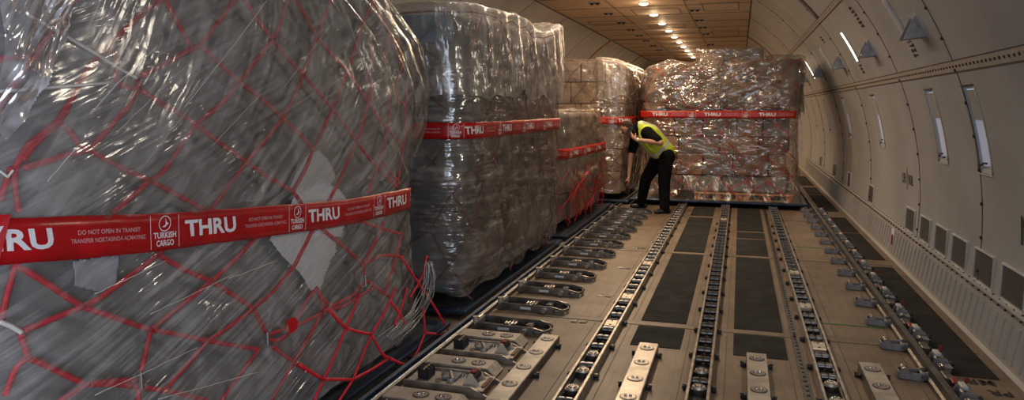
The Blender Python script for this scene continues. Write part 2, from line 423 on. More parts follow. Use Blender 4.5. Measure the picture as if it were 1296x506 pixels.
def ico(c, r, sub=1):
    bm = bmesh.new(); bmesh.ops.create_icosphere(bm, subdivisions=sub, radius=r)
    v = [x.co + Vector(c) for x in bm.verts]; f = [[q.index for q in x.verts] for x in bm.faces]; bm.free(); return v, f
def diamond_net(load, name, mat, parent, z0, z1, off, r, cell=(.30, .36), jitter=.05, srange=None, seed=1, skip=0.0):
    rnd = random.Random(seed); mb = MB(); s0, s1 = srange or (0, load.len)
    cols = int((s1 - s0) / cell[0]); rows = int((z1 - z0) / (cell[1] / 2)) + 1
    nodes = {}
    for j in range(rows + 1):
        for i in range(cols + 1):
            s_ = s0 + cell[0] * (i + (.5 if j % 2 else 0)) + rnd.uniform(-jitter, jitter); z = min(z1, z0 + j * cell[1] / 2 + rnd.uniform(-jitter, jitter) * .7)
            nodes[(i, j)] = (s_, z)
    for j in range(rows):
        for i in range(cols + 1):
            for di in ((0, -1) if j % 2 == 0 else (1, 0)):
                q = (i + di, j + 1)
                if q in nodes and rnd.random() >= skip:
                    a, b = nodes[(i, j)], nodes[q]
                    mb.tube([load.P(a[0] + (b[0] - a[0]) * k / 6, a[1] + (b[1] - a[1]) * k / 6, off) for k in range(7)], r, mat, 5, .6)
    return mb.build(name, parent)

def cartons(load, parent, keys, nx, ny, hs, off, seed=1, z0=.16, jit=.02, sides='rf', gap=.008):
    """cartons stacked in layers along the faces of the load one can see, plus a core behind them"""
    rnd = random.Random(seed); z = z0; cnt = 0
    for li, h in enumerate(hs):
        zt = z + h; zm = (z + zt) / 2; a, b, cx, cy = load.ab(zm)
        a -= off; b -= off; kx = nx + rnd.choice((0, 0, 1)); ky = ny + rnd.choice((-1, 0, 1))
        xs = [cx - a + 2 * a * i / kx for i in range(kx + 1)]; ys = [cy - b + 2 * b * i / ky for i in range(ky + 1)]
        for i in range(1, kx): xs[i] += rnd.uniform(-.06, .06)
        for i in range(1, ky): ys[i] += rnd.uniform(-.06, .06)
        for i in range(kx):
            for j in range(ky):
                right = i == kx - 1; near = j == 0
                if not ((right and 'r' in sides) or (near and 'f' in sides)): continue
                if li == len(hs) - 1 and False: continue
                x0, x1, y0, y1 = xs[i] + gap, xs[i + 1] - gap, ys[j] + gap, ys[j + 1] - gap
                x1 -= rnd.uniform(0, jit) if right else 0; y0 += rnd.uniform(0, jit) if near else 0
                # keep corner cartons inside the rounded contour
                if right and (j == 0 or j == ky - 1): x1 -= .06
                if near and (i == 0 or i == kx - 1): y0 += .05
                if right and j == ky - 1: y1 -= .05
                zt2 = zt - gap; xm, ym = (x0 + x1) / 2, (y0 + y1) / 2
                zlo = load.warp(xm, ym, z); zhi = load.warp(xm, ym, zt2)
                mb = MB(); mb.box((0, 0, (zhi - zlo) / 2), (x1 - x0, y1 - y0, zhi - zlo), M[rnd.choice(keys)], bev=.012)
                # tape seam across the visible faces
                o = mb.build('carton', parent, (xm, ym, zlo)); cnt += 1
        core = MB(); hi_ = load.warp(cx, cy, zt - gap); lo_ = load.warp(cx, cy, z)
        core.box(((xs[0] + xs[-2]) / 2 if 'r' in sides else cx, (ys[1] + ys[-1]) / 2, (lo_ + hi_) / 2), (xs[-2] - xs[0] - .02, ys[-1] - ys[1] - .02, hi_ - lo_), M[keys[li % len(keys)]], bev=.02)
        core.build('carton', parent)
        z = zt
    return cnt

def band(load, parent, zfun, s0, s1, h, off, mat, reps, far=False, name='security_tape', scale=1.0, pitch=.79):
    """red tape wound round the load, with its print mapped onto it"""
    n = int((s1 - s0) / .025); vs_ = []; fs = []; nv = 5
    for i in range(n + 1):
        s_ = s0 + (s1 - s0) * i / n; zc = zfun(s_)
        for j in range(nv):
            v = -h / 2 + h * j / (nv - 1); wv = .0025 * noise.noise(Vector((s_ * 9, v * 30, 2)))
            e = .004 * noise.noise(Vector((s_ * 7, j, 4)))
            vs_.append(load.P(s_, zc + v + (e if j in (0, nv - 1) else 0), off + wv))
    for i in range(n):
        for j in range(nv - 1): fs.append((i * nv + j, (i + 1) * nv + j, (i + 1) * nv + j + 1, i * nv + j + 1))
    mb = MB(); mb.add(vs_, fs, mat, True); tp = mb.build(name, parent)
    md = tp.modifiers.new('thick', 'SOLIDIFY'); md.thickness = .0015; md.offset = -1
    def emit_text(geo, s_at, v_at, m, nm, glitch=0.0):
        v2, f2, w, hh = geo; mbt = MB(); pv = []
        for (x, y) in v2:
            gx = glitch if y < hh * .48 else 0
            s_ = s_at + x + gx; v = v_at + y
            wv = .0025 * noise.noise(Vector((s_ * 9, v * 30, 2)))
            pv.append(load.P(s_, zfun(s_) + v, off + wv + .003))
        mbt.add(pv, f2, m, False); return mbt.build(nm, tp)
    th = text_geo('THRU', h * .62 * scale, h * .020, h * 2.05 * scale)
    if not far:
        m1 = text_geo('DO NOT OPEN IN TRANSIT', h * .15, .0004, h * 1.75); m2_ = text_geo('TRANSFER NOKTASINDA AÇMAYINIZ', h * .15, .0003, h * 2.1)
        t1 = text_geo('TURKISH', h * .22, .0007, h * .78); t2 = text_geo('CARGO', h * .22, .0007, h * .60)
    else:
        m1 = text_geo('DO NOT OPEN IN TRANSIT', h * .15, .0004, h * 1.6); m2_ = text_geo('TRANSFER NOKTASINDA AÇMAYINIZ', h * .15, .0003, h * 1.8)
        t1 = text_geo('TURKISH', h * .20, .001, h * .70); t2 = text_geo('CARGO', h * .20, .001, h * .52)
    for s_at in reps:
        emit_text(th, s_at, -h * .21, M['white'], 'tape_lettering', h * .03)
        k = h / .135
        emit_text(m1, s_at + .36 * k, h * .06, M['pink'], 'tape_lettering'); emit_text(m2_, s_at + .335 * k, -h * .16, M['pink'], 'tape_lettering')
        c = s_at + .705 * k
        emit_text(t1, c - h * .39, -h * .17, M['white'], 'tape_lettering'); emit_text(t2, c - h * .30, -h * .38, M['white'], 'tape_lettering')
        # round emblem with a bird
        g = MB(); rr = h * .21; q = 20; pv = []; ff = []
        for i in range(q):
            for r_ in (rr, rr * .88):
                pv.append(load.P(c + cos(2 * pi * i / q) * r_, zfun(c) + h * .22 + sin(2 * pi * i / q) * r_, off + .004))
        for i in range(q): j = (i + 1) % q; ff.append((2 * i, 2 * j, 2 * j + 1, 2 * i + 1))
        g.add(pv, ff, M['white'])
        bird = [(-.6, -.45), (.1, -.2), (.15, .75), (.4, .1), (.75, -.1), (.35, -.3), (.0, -.55)]
        g.add([load.P(c + x * rr * .85, zfun(c) + h * .22 + y * rr * .85, off + .004) for x, y in bird], [list(range(len(bird)))], M['white'])
        g.build('tape_emblem', tp)
        for d in (-.065 * k, .065 * k):
            g = MB(); x = c + d
            g.add([load.P(x - .001, zfun(x) - h * .44, off + .004), load.P(x + .0012, zfun(x) - h * .44, off + .004), load.P(x + .0012, zfun(x) + h * .44, off + .004), load.P(x - .001, zfun(x) + h * .44, off + .004)], [(0, 1, 2, 3)], M['white'])
            g.build('tape_line', tp)
    return tp
def poly_sheet(load, name, poly, mat, parent, off, step=3.0, thick=.002, film=0.0):
    def inp(x, y):
        c = False
        for (x0, y0), (x1, y1) in zip(poly, poly[1:] + poly[:1]):
            if (y0 > y) != (y1 > y) and x < (x1 - x0) * (y - y0) / (y1 - y0) + x0: c = not c
        return c
    xs = [p[0] for p in poly]; ys = [p[1] for p in poly]; idx = {}; vs_ = []; fs = []
    def vid(i, j):
        if (i, j) not in idx:
            h = load.hit(min(xs) + i * step, min(ys) + j * step, off)
            if h is None: return None
            h.x += (film or .004) * noise.noise(h * 9)
            idx[(i, j)] = len(vs_); vs_.append(h)
        return idx[(i, j)]
    for i in range(int((max(xs) - min(xs)) / step) + 1):
        for j in range(int((max(ys) - min(ys)) / step) + 1):
            if inp(min(xs) + (i + .5) * step, min(ys) + (j + .5) * step):
                q = [vid(i, j), vid(i + 1, j), vid(i + 1, j + 1), vid(i, j + 1)]
                if None not in q: fs.append(q)
    mb = MB(); mb.add(vs_, fs, mat, True); o = mb.build(name, parent)
    if film:
        ul = o.data.uv_layers.new(name='UVMap')
        for lp in o.data.loops: c = o.data.vertices[lp.vertex_index].co; ul.data[lp.index].uv = (c.y, c.z)
    else:
        md = o.modifiers.new('thick', 'SOLIDIFY'); md.thickness = thick
    return o

def pallet_base(parent, x0, x1, y0, y1, z=.05):
    mb = MB(); mb.box(((x0 + x1) / 2, (y0 + y1) / 2, z + .01), (x1 - x0 - .08, y1 - y0 - .08, .022), M['plate']); mb.build('pallet_sheet', parent)
    mb = MB()
    for (a, b, c, d) in ((x1 - .04, (y0 + y1) / 2, .07, y1 - y0), (x0 + .04, (y0 + y1) / 2, .07, y1 - y0)): mb.box((a, b, z + .014), (c, d, .034), M['bluerail'], bev=.006)
    for (a, b, c, d) in (((x0 + x1) / 2, y0 + .04, x1 - x0 - .15, .07), ((x0 + x1) / 2, y1 - .04, x1 - x0 - .15, .07)): mb.box((a, b, z + .014), (c, d, .034), M['bluerail'], bev=.006)
    mb.build('pallet_rim', parent)
# ================================================================== the fuselage
WX, WZ, WR = -1.70, .6, 3.41
A0 = math.degrees(math.asin(-WZ / WR)); A1 = 58.2; CZ = WZ + WR * sin(R(A1))
Y0, Y1 = -5.0, 31.0
def wp(a, y, off=0.0, side=1): return Vector((WX + side * (WR - off) * cos(R(a)), y, WZ + (WR - off) * sin(R(a))))
WIN = [5.85, 6.96, 9.74, 12.40, 15.06, 17.7]; WW = .145; WA0, WA1 = 9.2, 19.7
def wall_side(name, side, holes, door=None):
    ys = {Y0, Y1}; ang = {A0, A1, WA0, WA1} | {A0 + (A1 - A0) * i / 30 for i in range(31)}
    y = Y0
    while y < Y1: ys.add(round(y, 3)); y += 1.0
    for w in holes: ys |= {w - WW, w + WW}
    if door: ys |= {door[0], door[1]}
    ys = sorted(ys); ang = sorted(ang); mb = MB(); vs_ = [wp(a, y, 0, side) for y in ys for a in ang]; n = len(ang); fs = []
    for i in range(len(ys) - 1):
        for j in range(n - 1):
            ym = (ys[i] + ys[i + 1]) / 2; am = (ang[j] + ang[j + 1]) / 2
            if WA0 < am < WA1 and any(abs(ym - w) < WW for w in holes): continue
            if door and door[0] < ym < door[1] and am < door[2]: continue
            fs.append((i * n + j, i * n + j + 1, (i + 1) * n + j + 1, (i + 1) * n + j))
    mb.add(vs_, fs, M['wall'], True); o = mb.build(name); return struct(o)
wall_side('wall_right', 1, WIN, (-4.4, -.8, 46))
wall_side('wall_left', -1, [])
mb = MB(); mb.box((WX, (Y0 + Y1) / 2, -.05), (6.9, Y1 - Y0, .1), M['floor']); struct(mb.build('floor'))
hw = WR * cos(R(A1)) + .03
mb = MB(); mb.box((WX, (Y0 + Y1) / 2, CZ + .02), (2 * hw, Y1 - Y0, .04), M['ceil']); struct(mb.build('ceiling'))
for nm, y in (('wall_front', Y0), ('wall_back', Y1)):
    n = 40; pts = [wp(A0 + (A1 - A0) * i / n, y) for i in range(n + 1)] + [wp(A1 - (A1 - A0) * i / n, y, 0, -1) for i in range(n + 1)]
    mb = MB(); mb.add(pts, [list(range(len(pts)))], M['bulk']); struct(mb.build(nm))
# windows: recess, jambs, lowered plug, latch marks
for k, w in enumerate(WIN):
    mb = MB(); d = .022; n = 6; an = [WA0 + (WA1 - WA0) * i / n for i in range(n + 1)]
    ring_in = [wp(a, y) for y in (w - WW, w + WW) for a in an]; 
    for y in (w - WW, w + WW):
        v = [wp(a, y) for a in an] + [wp(a, y + (.02 if y < w else -.02), -d) for a in an]
        mb.add(v, [(i, i + 1, n + 1 + i + 1, n + 1 + i) for i in range(n)], M['wall'])
    for a, a2 in ((WA0, WA0 + .9), (WA1, WA1 - .4)):
        mb.add([wp(a, w - WW), wp(a, w + WW), wp(a2, w + WW - .03, -d), wp(a2, w - WW + .03, -d)], [(0, 1, 2, 3)], M['wall'])
    o = struct(mb.build('window_%d' % (k + 1)))
    g = MB(); v = [wp(WA0 + .8 + (15.6 - WA0 - .8) * i / n, y, -d + .004) for y in (w - WW + .03, w + WW - .03) for i in range(n + 1)]
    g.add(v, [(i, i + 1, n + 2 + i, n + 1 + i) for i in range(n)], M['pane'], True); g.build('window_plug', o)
    g = MB(); v = [wp(15.6 + (WA1 - .4 - 15.6) * i / n, y, -d + .014) for y in (w - WW + .02, w + WW - .02) for i in range(n + 1)]
    g.add(v, [(i, i + 1, n + 2 + i, n + 1 + i) for i in range(n)], M['wall'], True)
    g.add([wp(15.6, w - WW + .02, -d + .014), wp(15.6, w + WW - .02, -d + .014), wp(15.6, w + WW - .02, -d + .004), wp(15.6, w - WW + .02, -d + .004)], [(0, 1, 2, 3)], M['wall']); g.build('window_shade', o)
    g = MB(); rnd = random.Random(k)
    for q in range(4): g.box(wp(9.9 + rnd.uniform(0, .7), w - .05 + .05 * q, -d + .03), (.012, .03, .012), M['black'])
    g.build('latch', o)
    g = MB()
    for y in (w - WW - .012, w + WW + .012):
        g.tube([wp(a, y, .003) for a in an], .006, M['strip'], 4)
    for a in (WA0 - .2, WA1 + .2): g.tube([wp(a, w - WW, .003), wp(a, w + WW, .003)], .006, M['seam' if a > 15 else 'strip'], 4)
    g.build('window_frame', o)
# trims
tn = [0]
def trim(mb):
    tn[0] += 1; return struct(mb.build('trim_%d' % tn[0]))
def ring_trim(y, side, w=.012, mat='seam', bolts=True, a0=A0, a1=A1, th=.004):
    mb = MB(); n = 44
    v = [wp(a0 + (a1 - a0) * i / n, yy, th, side) for yy in (y - w / 2, y + w / 2) for i in range(n + 1)]
    v += [wp(a0 + (a1 - a0) * i / n, yy, -.002, side) for yy in (y - w / 2, y + w / 2) for i in range(n + 1)]
    m = n + 1; fs = []
    for i in range(n): fs += [(i, i + 1, m + i + 1, m + i), (2 * m + i, 2 * m + i + 1, i + 1, i), (m + i, m + i + 1, 3 * m + i + 1, 3 * m + i)]
    mb.add(v, fs, M[mat], True)
    if bolts:
        a = -3.0
        while a < 56:
            c = wp(a, y, .002, side); nrm = (wp(a, y, .03, side) - c).normalized(); mb.cyl(c, c + nrm * .012, .012, M['screw'], 8); a += 4.15
    return trim(mb)
RINGS = [3.2, 5.98, 7.90, 10.69, 13.43, 16.31, 19.31, 22.2]
for y in RINGS: ring_trim(y, 1)
for y in (1.0, 5.2, 7.7, 10.15, 12.70, 15.23, 18.1): ring_trim(y, -1, .02, bolts=False)
for y in (20.55, 26.9):
    for sd in (1, -1): ring_trim(y, sd, .10, 'ring', False, 20, A1, .03)
    mb = MB(); mb.box((WX, y, CZ - .015), (2 * hw - .06, .10, .03), M['ring']); trim(mb)
    mb = MB()
    for sd in (1, -1): ring_trim(y + 2.7, sd, .02, 'seam', False)
# longitudinal joints on the walls
def long_strip(a, side, w, mat, y0, y1, dots=None, dm='screw', dr=.010):
    mb = MB(); da = math.degrees(w / 2 / WR)
    v = [wp(x, y, t, side) for y in (y0, y1) for x, t in ((a - da, -.002), (a - da, .006), (a + da, .006), (a + da, -.002))]
    mb.add(v, [(0, 1, 5, 4), (1, 2, 6, 5), (2, 3, 7, 6)], M[mat])
    if w > .05:
        for s_ in (-1, 1):
            v = [wp(a + s_ * da + q, y, .008, side) for y in (y0, y1) for q in (-.07, .07)]
            mb.add(v, [(0, 1, 3, 2)], M['seam'])
    if dots:
        y = y0 + .04
        while y < y1:
            c = wp(a, y, .004, side); nrm = (wp(a, y, .03, side) - c).normalized(); mb.cyl(c, c + nrm * .008, dr, M[dm], 6); y += dots
    return trim(mb)
long_strip(22.4, 1, .085, 'strip', 1.2, 24, .082)
long_strip(39.0, 1, .06, 'strip', 1.2, 24, .16, dr=.007)
long_strip(39.0, -1, .02, 'seam', 4, 30); long_strip(22.4, -1, .085, 'strip', 4, 30)
for sd in (1, -1): long_strip(A1 - .4, sd, .03, 'seam', 1, 30, .1, dr=.006)
# strap recess high on the wall
mb = MB(); n = 10
for q in (-.05, .05): mb.tube([wp(39.5 + 13 * i / n, 10.45 + q, .008) for i in range(n + 1)], .012, M['seam'], 5)
mb.tube([wp(39.5 + 13 * i / n, 10.45, .004) for i in range(n + 1)], .03, M['strip'], 5, .3); trim(mb)
# kick panel with pressed ribs and bolted lip
mb = MB(); T = .335
prof = [(1.60, 0), (1.628, .015), (1.668, T - .05), (1.672, T - .03), (1.665, T), (1.71, T + .012), (1.715, 0)]
mb.prism(prof, 'y', 0.5, 26, M['dado'])
y = 1.0
while y < 20:
    mb.box((1.647, y, .16), (.014, .018, .235), M['dado'], Matrix.Rotation(R(7.5), 3, 'Y'), bev=.004); y += .137
y = 1.0
while y < 20:
    mb.cyl((1.655, y, T - .014), (1.672, y, T - .012), .008, M['screw'], 6); mb.cyl((1.692, y + .07, T + .004), (1.692, y + .07, T + .014), .007, M['screw'], 6); y += .137
ob = struct(mb.build('baseboard_right'))
mb = MB(); mb.prism([(-5.10, 0), (-5.02, 0), (-5.08, T), (-5.12, T)], 'y', 0.5, 30, M['dado']); struct(mb.build('baseboard_left'))
# ceiling joints and access panels
mb = MB()
for x in (-2.36, -1.04): mb.box((x, 17, CZ - .003), (.014, 27, .006), M['seam'])
y = 6.2
while y < 30: mb.box((WX, y, CZ - .003), (2 * hw - .05, .014, .006), M['seam']); y += 1.32
for (x0, x1, y0, y1) in ((-2.1, -1.2, 14.5, 15.4), (-2.1, -1.3, 17.2, 17.9), (-.75, -.1, 14.0, 15.1), (-3.3, -2.6, 16.2, 17.0), (-.75, -.1, 19.0, 20.1), (-2.1, -1.2, 11.2, 12.4)):
    for c, d in ((((x0 + x1) / 2, y0), (x1 - x0, .014)), (((x0 + x1) / 2, y1), (x1 - x0, .014)), ((x0, (y0 + y1) / 2), (.014, y1 - y0)), ((x1, (y0 + y1) / 2), (.014, y1 - y0))):
        mb.box((c[0], c[1], CZ - .002), (d[0], d[1], .005), M['seam'])
trim(mb)
# floor cross strips
for y in (5.35, 8.17, 11.05, 13.6, 2.6):
    mb = MB(); mb.box((-.25, y, .001), (3.6, .085, .004), M['strip'] if False else M['floor']); mb.box((-.25, y - .046, .0012), (3.6, .006, .003), M['seam']); mb.box((-.25, y + .046, .0012), (3.6, .006, .003), M['seam']); trim(mb)
# floor seams running fore and aft
mb = MB()
for x in (-.98, -.72, -.28, -.03, .36, .70, 1.06): mb.box((x, 9, .0008), (.004, 14, .002), M['seam'])
trim(mb)
for y in (5.75, 8.93): tag(MB().box((.86, y, .0015), (.44, .02, .003), M['green']).build('floor_line'), 'thin green line painted across the floor, the %s one' % ('nearer' if y < 6 else 'farther'), 'floor marking', 'green floor lines')

# ---- anti-slip mats
def mat_(x0, x1, y0, y1, label, grp):
    mb = MB(); mb.box(((x0 + x1) / 2, (y0 + y1) / 2, .0025), (x1 - x0, y1 - y0, .005), M['mat'], bev=.002); return tag(mb.build('floor_mat'), label, 'floor mat', grp)
LN = ['short dark anti-slip mat nearest the camera', 'long dark anti-slip mat beyond the first cross seam', 'dark anti-slip mat beyond the second cross seam', 'farthest dark anti-slip mat']
for k, (a, b) in enumerate([(4.82, 5.28), (5.42, 8.10), (8.24, 10.95), (11.12, 13.4)]):
    mat_(-.66, -.325, a, b, LN[k] + ' between left and middle roller tracks', 'mats between left and middle tracks')
LN = ['short black mat at the ball strip end', 'long black anti-slip mat', 'black mat past the second cross seam', 'thin sliver of black anti-slip mat', 'far black anti-slip mat']
for k, (a, b) in enumerate([(4.81, 5.28), (5.40, 8.10), (8.24, 9.27), (9.34, 9.80), (9.90, 13.4)]):
    mat_(.015, .352, a, b, LN[k] + ' between middle and right roller tracks', 'mats between middle and right tracks')
LN = ['wide dark mat beside the kick panel, nearest the camera', 'second dark mat along the kick panel', 'third dark mat along the kick panel', 'fourth dark mat along the kick panel', 'fifth dark mat along the kick panel, right of the far pallet', 'last dark mat along the kick panel']
for k, (a, b) in enumerate([(4.82, 8.02), (8.40, 10.12), (10.18, 11.55), (12.2, 14.5), (14.6, 15.9), (16.2, 18.4)]):
    mat_(1.27, 1.53, a, b, LN[k], 'mats along the right wall')

# ---- stencils
def stencil(txt, size, place, label, bold=.002, rot=None):
    v2, f2, w, h = text_geo(txt, size, bold); mb = MB(); mb.add([place(x - w / 2, y - h / 2) for x, y in v2], f2, M['stencil']); return tag(mb.build('stencil'), label, 'marking', 'stencilled markings')
def wallplace(a0, y0, rotq=0):
    # on the right wall text reads from the cabin: +x of text goes towards the camera (-Y)
    def P(x, y):
        if rotq: x, y = -y * rotq, x * rotq
        a = a0 + math.degrees(y / WR); return wp(a, y0 - x, .006)
    return P
stencil('LR', .15, wallplace(4.5, 8.62), 'black stencilled LR on the wall above the square grilles')
stencil('NR', .15, wallplace(4.5, 8.30), 'black stencilled NR on the wall right of the thin black bar')
tag(MB().add([wp(a, y, .006) for y in (8.455, 8.475) for a in (2.6, 6.4)], [(0, 1, 3, 2)], M['stencil']).build('stencil'), 'thin vertical black bar between two stencilled letter pairs', 'marking', 'stencilled markings')
stencil('N', .26, wallplace(4.2, 5.12), 'large black stencilled N at the right edge')
stencil('MR', .12, lambda x, y: Vector((1.40 - x, 4.74 - y, .004)), 'black MR lettering on the floor beside the long mat')
stencil('PR', .11, lambda x, y: Vector((1.46 - x, 4.58 - y, .004)), 'black PR lettering on the floor nearest the camera')
for k, (a, y) in enumerate([(34.9, 8.36), (25.0, 6.91), (24.8, 9.69), (34.5, 11.4)]):
    mb = MB(); rnd = random.Random(k)
    for j in range(3):
        for i in range(3 if k else 6): mb.box(wp(a - (i - 2) * (.75), y - (j - 1) * .05, .004), (.006, .032, .012 if rnd.random() < .5 else .03), M['stencil'], Matrix.Rotation(-R(a), 3, 'Y'))
    tag(mb.build('placard'), ['small dark block of print high on the wall above the tall joint strip', 'small dark print block on the wall below the nearest bracket', 'small dark print block below the lit wall tube', 'faint dark print block above the far unlit tube'][k], 'placard', 'printed wall placards')

# ---- wall tubes (two lit, two not), recess frame + tube
tl = ['unlit pale wall light nearest the camera, beside a bracket', 'lit white wall light nearer the camera, left of a grey bracket', 'unlit pale wall light between the two lit ones', 'lit wall light farther along, at the corner of the far pallet', 'unlit wall light just past the far pallet', 'lit wall light beside the camera, above the top edge']
for k, (y, on) in enumerate([(6.94, 0), (9.66, 1), (12.16, 0), (14.9, 1), (17.6, 0), (4.2, 1)]):
    r0 = thing('wall_light', tl[k], 'light', wp(30.6, y), 'tube lights along the right wall')
    def loc(a, yy, off): return wp(a, yy, off) - wp(30.6, y)
    n = 6; a0, a1 = 27.3, 33.9
    if on or True:
        mb = MB()
        for q in (-.06, .06): mb.tube([loc(a0 + (a1 - a0) * i / n, y + q, .006) for i in range(n + 1)], .010, M['vent'], 5)
        for a in (a0, a1): mb.tube([loc(a, y - .06, .006), loc(a, y + .06, .006)], .010, M['vent'], 5)
        mb.build('light_frame', r0)
        mb = MB(); v = [loc(a0 + (a1 - a0) * i / n, y + q, h) for q, h in ((-.05, .0), (-.04, .018), (.04, .018), (.05, .0)) for i in range(n + 1)]
        mb.add(v, [(j * (n + 1) + i, j * (n + 1) + i + 1, (j + 1) * (n + 1) + i + 1, (j + 1) * (n + 1) + i) for j in range(3) for i in range(n)], M['tube' if on else 'tubeoff'], True); mb.build('diffuser', r0)
# ---- wedge brackets on the wall
wl_ = ['open triangular bracket nearest the camera, on the upper wall', 'open triangular bracket right of the lit tube', 'open triangular bracket left of the lit tube', 'dark triangular bracket beside the far lit tube', 'small triangular bracket above the far pallet corner']
for k, y in enumerate([6.43, 8.59, 10.99, 13.73, 16.58]):
    a = 28.7; c = wp(a, y); r0 = thing('wall_bracket', 'grey ' + wl_[k], 'bracket', c, 'triangular brackets on the right wall')
    nrm = (wp(a, y, .1) - c).normalized(); tg = (wp(a + 1, y) - c).normalized(); yy = Vector((0, 1, 0))
    def Q(u, v, w): return (tg * u + yy * v + nrm * w) * 1.25
    mb = MB(); mb.add([Q(-.10, -.09, .004), Q(-.10, .09, .004), Q(.09, .09, .004), Q(.09, -.09, .004), Q(-.10, -.09, -.004), Q(-.10, .09, -.004), Q(.09, .09, -.004), Q(.09, -.09, -.004)], [(0, 1, 2, 3), (4, 7, 6, 5), (0, 4, 5, 1), (1, 5, 6, 2), (2, 6, 7, 3), (3, 7, 4, 0)], M['vent']); mb.build('mounting_plate', r0)
    mb = MB()
    for v in (-.07, .07): 
        t = .006
        mb.add([Q(-.08, v - t, 0), Q(.07, v - t, 0), Q(-.03, v - t, .12), Q(-.08, v + t, 0), Q(.07, v + t, 0), Q(-.03, v + t, .12)], [(0, 1, 2), (3, 5, 4), (0, 3, 4, 1), (1, 4, 5, 2), (2, 5, 3, 0)], M['greyrail'])
    mb.add([Q(-.085, -.07, 0), Q(-.085, .07, 0), Q(-.035, .07, .12), Q(-.035, -.07, .12), Q(-.078, -.07, 0), Q(-.078, .07, 0), Q(-.028, .07, .12), Q(-.028, -.07, .12)], [(0, 1, 2, 3), (4, 7, 6, 5), (2, 6, 7, 3), (0, 3, 7, 4), (1, 5, 6, 2), (0, 4, 5, 1)], M['greyrail'])
    mb.build('side_web', r0)
    mb = MB()
    for u, v in ((-.03, -.03), (.02, .03), (-.04, .04)): mb.cyl(Q(u, v, .004), Q(u, v, .016), .012, M['screw'], 6)
    mb.build('bolt', r0)
# ---- air grilles
gv = [(5.27, .44), (5.86, .44), (6.47, .42), (7.02, .40), (7.59, .38), (8.22, .40), (10.58, .40), (12.63, .36), (14.54, .36), (16.95, .36)]
gl_ = ['perforated wall grille nearest the camera, cut by the right edge', 'large perforated wall grille, second from the right edge', 'perforated wall grille, third from the right edge', 'perforated wall grille, fourth from the right edge', 'perforated wall grille, fifth from the right edge', 'perforated wall grille below the black stencilled letters', 'lone perforated wall grille left of the row of six', 'second lone wall grille farther along', 'third lone wall grille farther along', 'farthest small wall grille near the far pallet']
for k, (y, w) in enumerate(gv):
    a = -2.3; h = .235; c = wp(a, y); r0 = thing('air_grille', 'grey ' + gl_[k], 'grille', c, 'perforated grilles on the right wall')
    mb = MB(); t = .013
    for (dy, dz, sy, sz) in ((0, h / 2, w, t), (0, -h / 2, w, t), (w / 2 - t / 2, 0, t, h), (-w / 2 + t / 2, 0, t, h)): mb.box((-.004, dy, dz), (.024, sy, sz), M['vent'], bev=.003)
    mb.build('grille_frame', r0)
    MB().box((.0, 0, 0), (.012, w - .03, h - .03), M['grille']).build('perforated_panel', r0)
# ---- extinguisher placard on kick panel
r0 = thing('wall_placard', 'small white and red placard on the kick panel below the grilles', 'placard', (1.655, 8.75, .03))
MB().box((-.004, 0, .14), (.008, .13, .24), M['paper']).build('placard_plate', r0); MB().box((-.010, .0, .14), (.006, .07, .11), M['redlatch']).build('red_symbol', r0)

# ---- ceiling lamps and slots
LY = [13.59 + 1.62 * k for k in range(-1, 10)]
lamp0 = None
for k, y in enumerate(LY):
    lab = 'round warm ceiling lamp in the centre row, %s' % ('just above the top edge' if k == 0 else ORD[k - 1] + ' from the camera')
    if lamp0 is None:
        r0 = thing('ceiling_lamp', lab, 'ceiling lamp', (WX - .04, y, CZ), 'round ceiling lamps in a row'); lamp0 = r0
        mb = MB(); mb.cyl((0, 0, 0), (0, 0, -.018), .105, M['vent'], 20, .095); mb.build('bezel', r0)
        mb = MB(); n = 16
        v = [(0, 0, -.055)] + [(.085 * sin(R(p)) * cos(2 * pi * i / n), .085 * sin(R(p)) * sin(2 * pi * i / n), -.018 - .037 * cos(R(p))) for p in (25, 55, 90) for i in range(n)]
        f = [(0, 1 + (i + 1) % n, 1 + i) for i in range(n)] + [(1 + j * n + i, 1 + j * n + (i + 1) % n, 1 + (j + 1) * n + (i + 1) % n, 1 + (j + 1) * n + i) for j in range(2) for i in range(n)]
        mb.add(v, f, M['lamp'], True); mb.build('lens', r0)
    else: copy_tree(lamp0, (WX - .04, y, CZ), lab)
s0 = None
for row, x, ys_, nm in (('left', -2.58, [13.3, 14.75, 16.4, 17.9, 19.4, 20.9, 22.6, 24.3], 'left'), ('right', -.91, [13.2, 14.75, 16.4, 17.9, 19.5, 22.7, 24.4], 'right')):
    for k, y in enumerate(ys_):
        lab = 'black ceiling slot of the row %s of the lamps, %s from the camera' % (nm, ORD[k])
        if s0 is None:
            s0 = thing('ceiling_fitting', lab, 'ceiling fitting', (x, y, CZ), 'black slots in the ceiling')
            MB().box((0, 0, -.008), (.24, .12, .016), M['strip'], bev=.004).build('slot_plate', s0)
            mb = MB(); mb.box((0, 0, -.02), (.20, .07, .014), M['black'], bev=.006); mb.cyl((-.05, 0, -.02), (-.05, 0, -.05), .03, M['black'], 10); mb.cyl((.05, 0, -.02), (.05, 0, -.05), .03, M['black'], 10); mb.build('slot_insert', s0)
        else: copy_tree(s0, (x, y, CZ), lab)

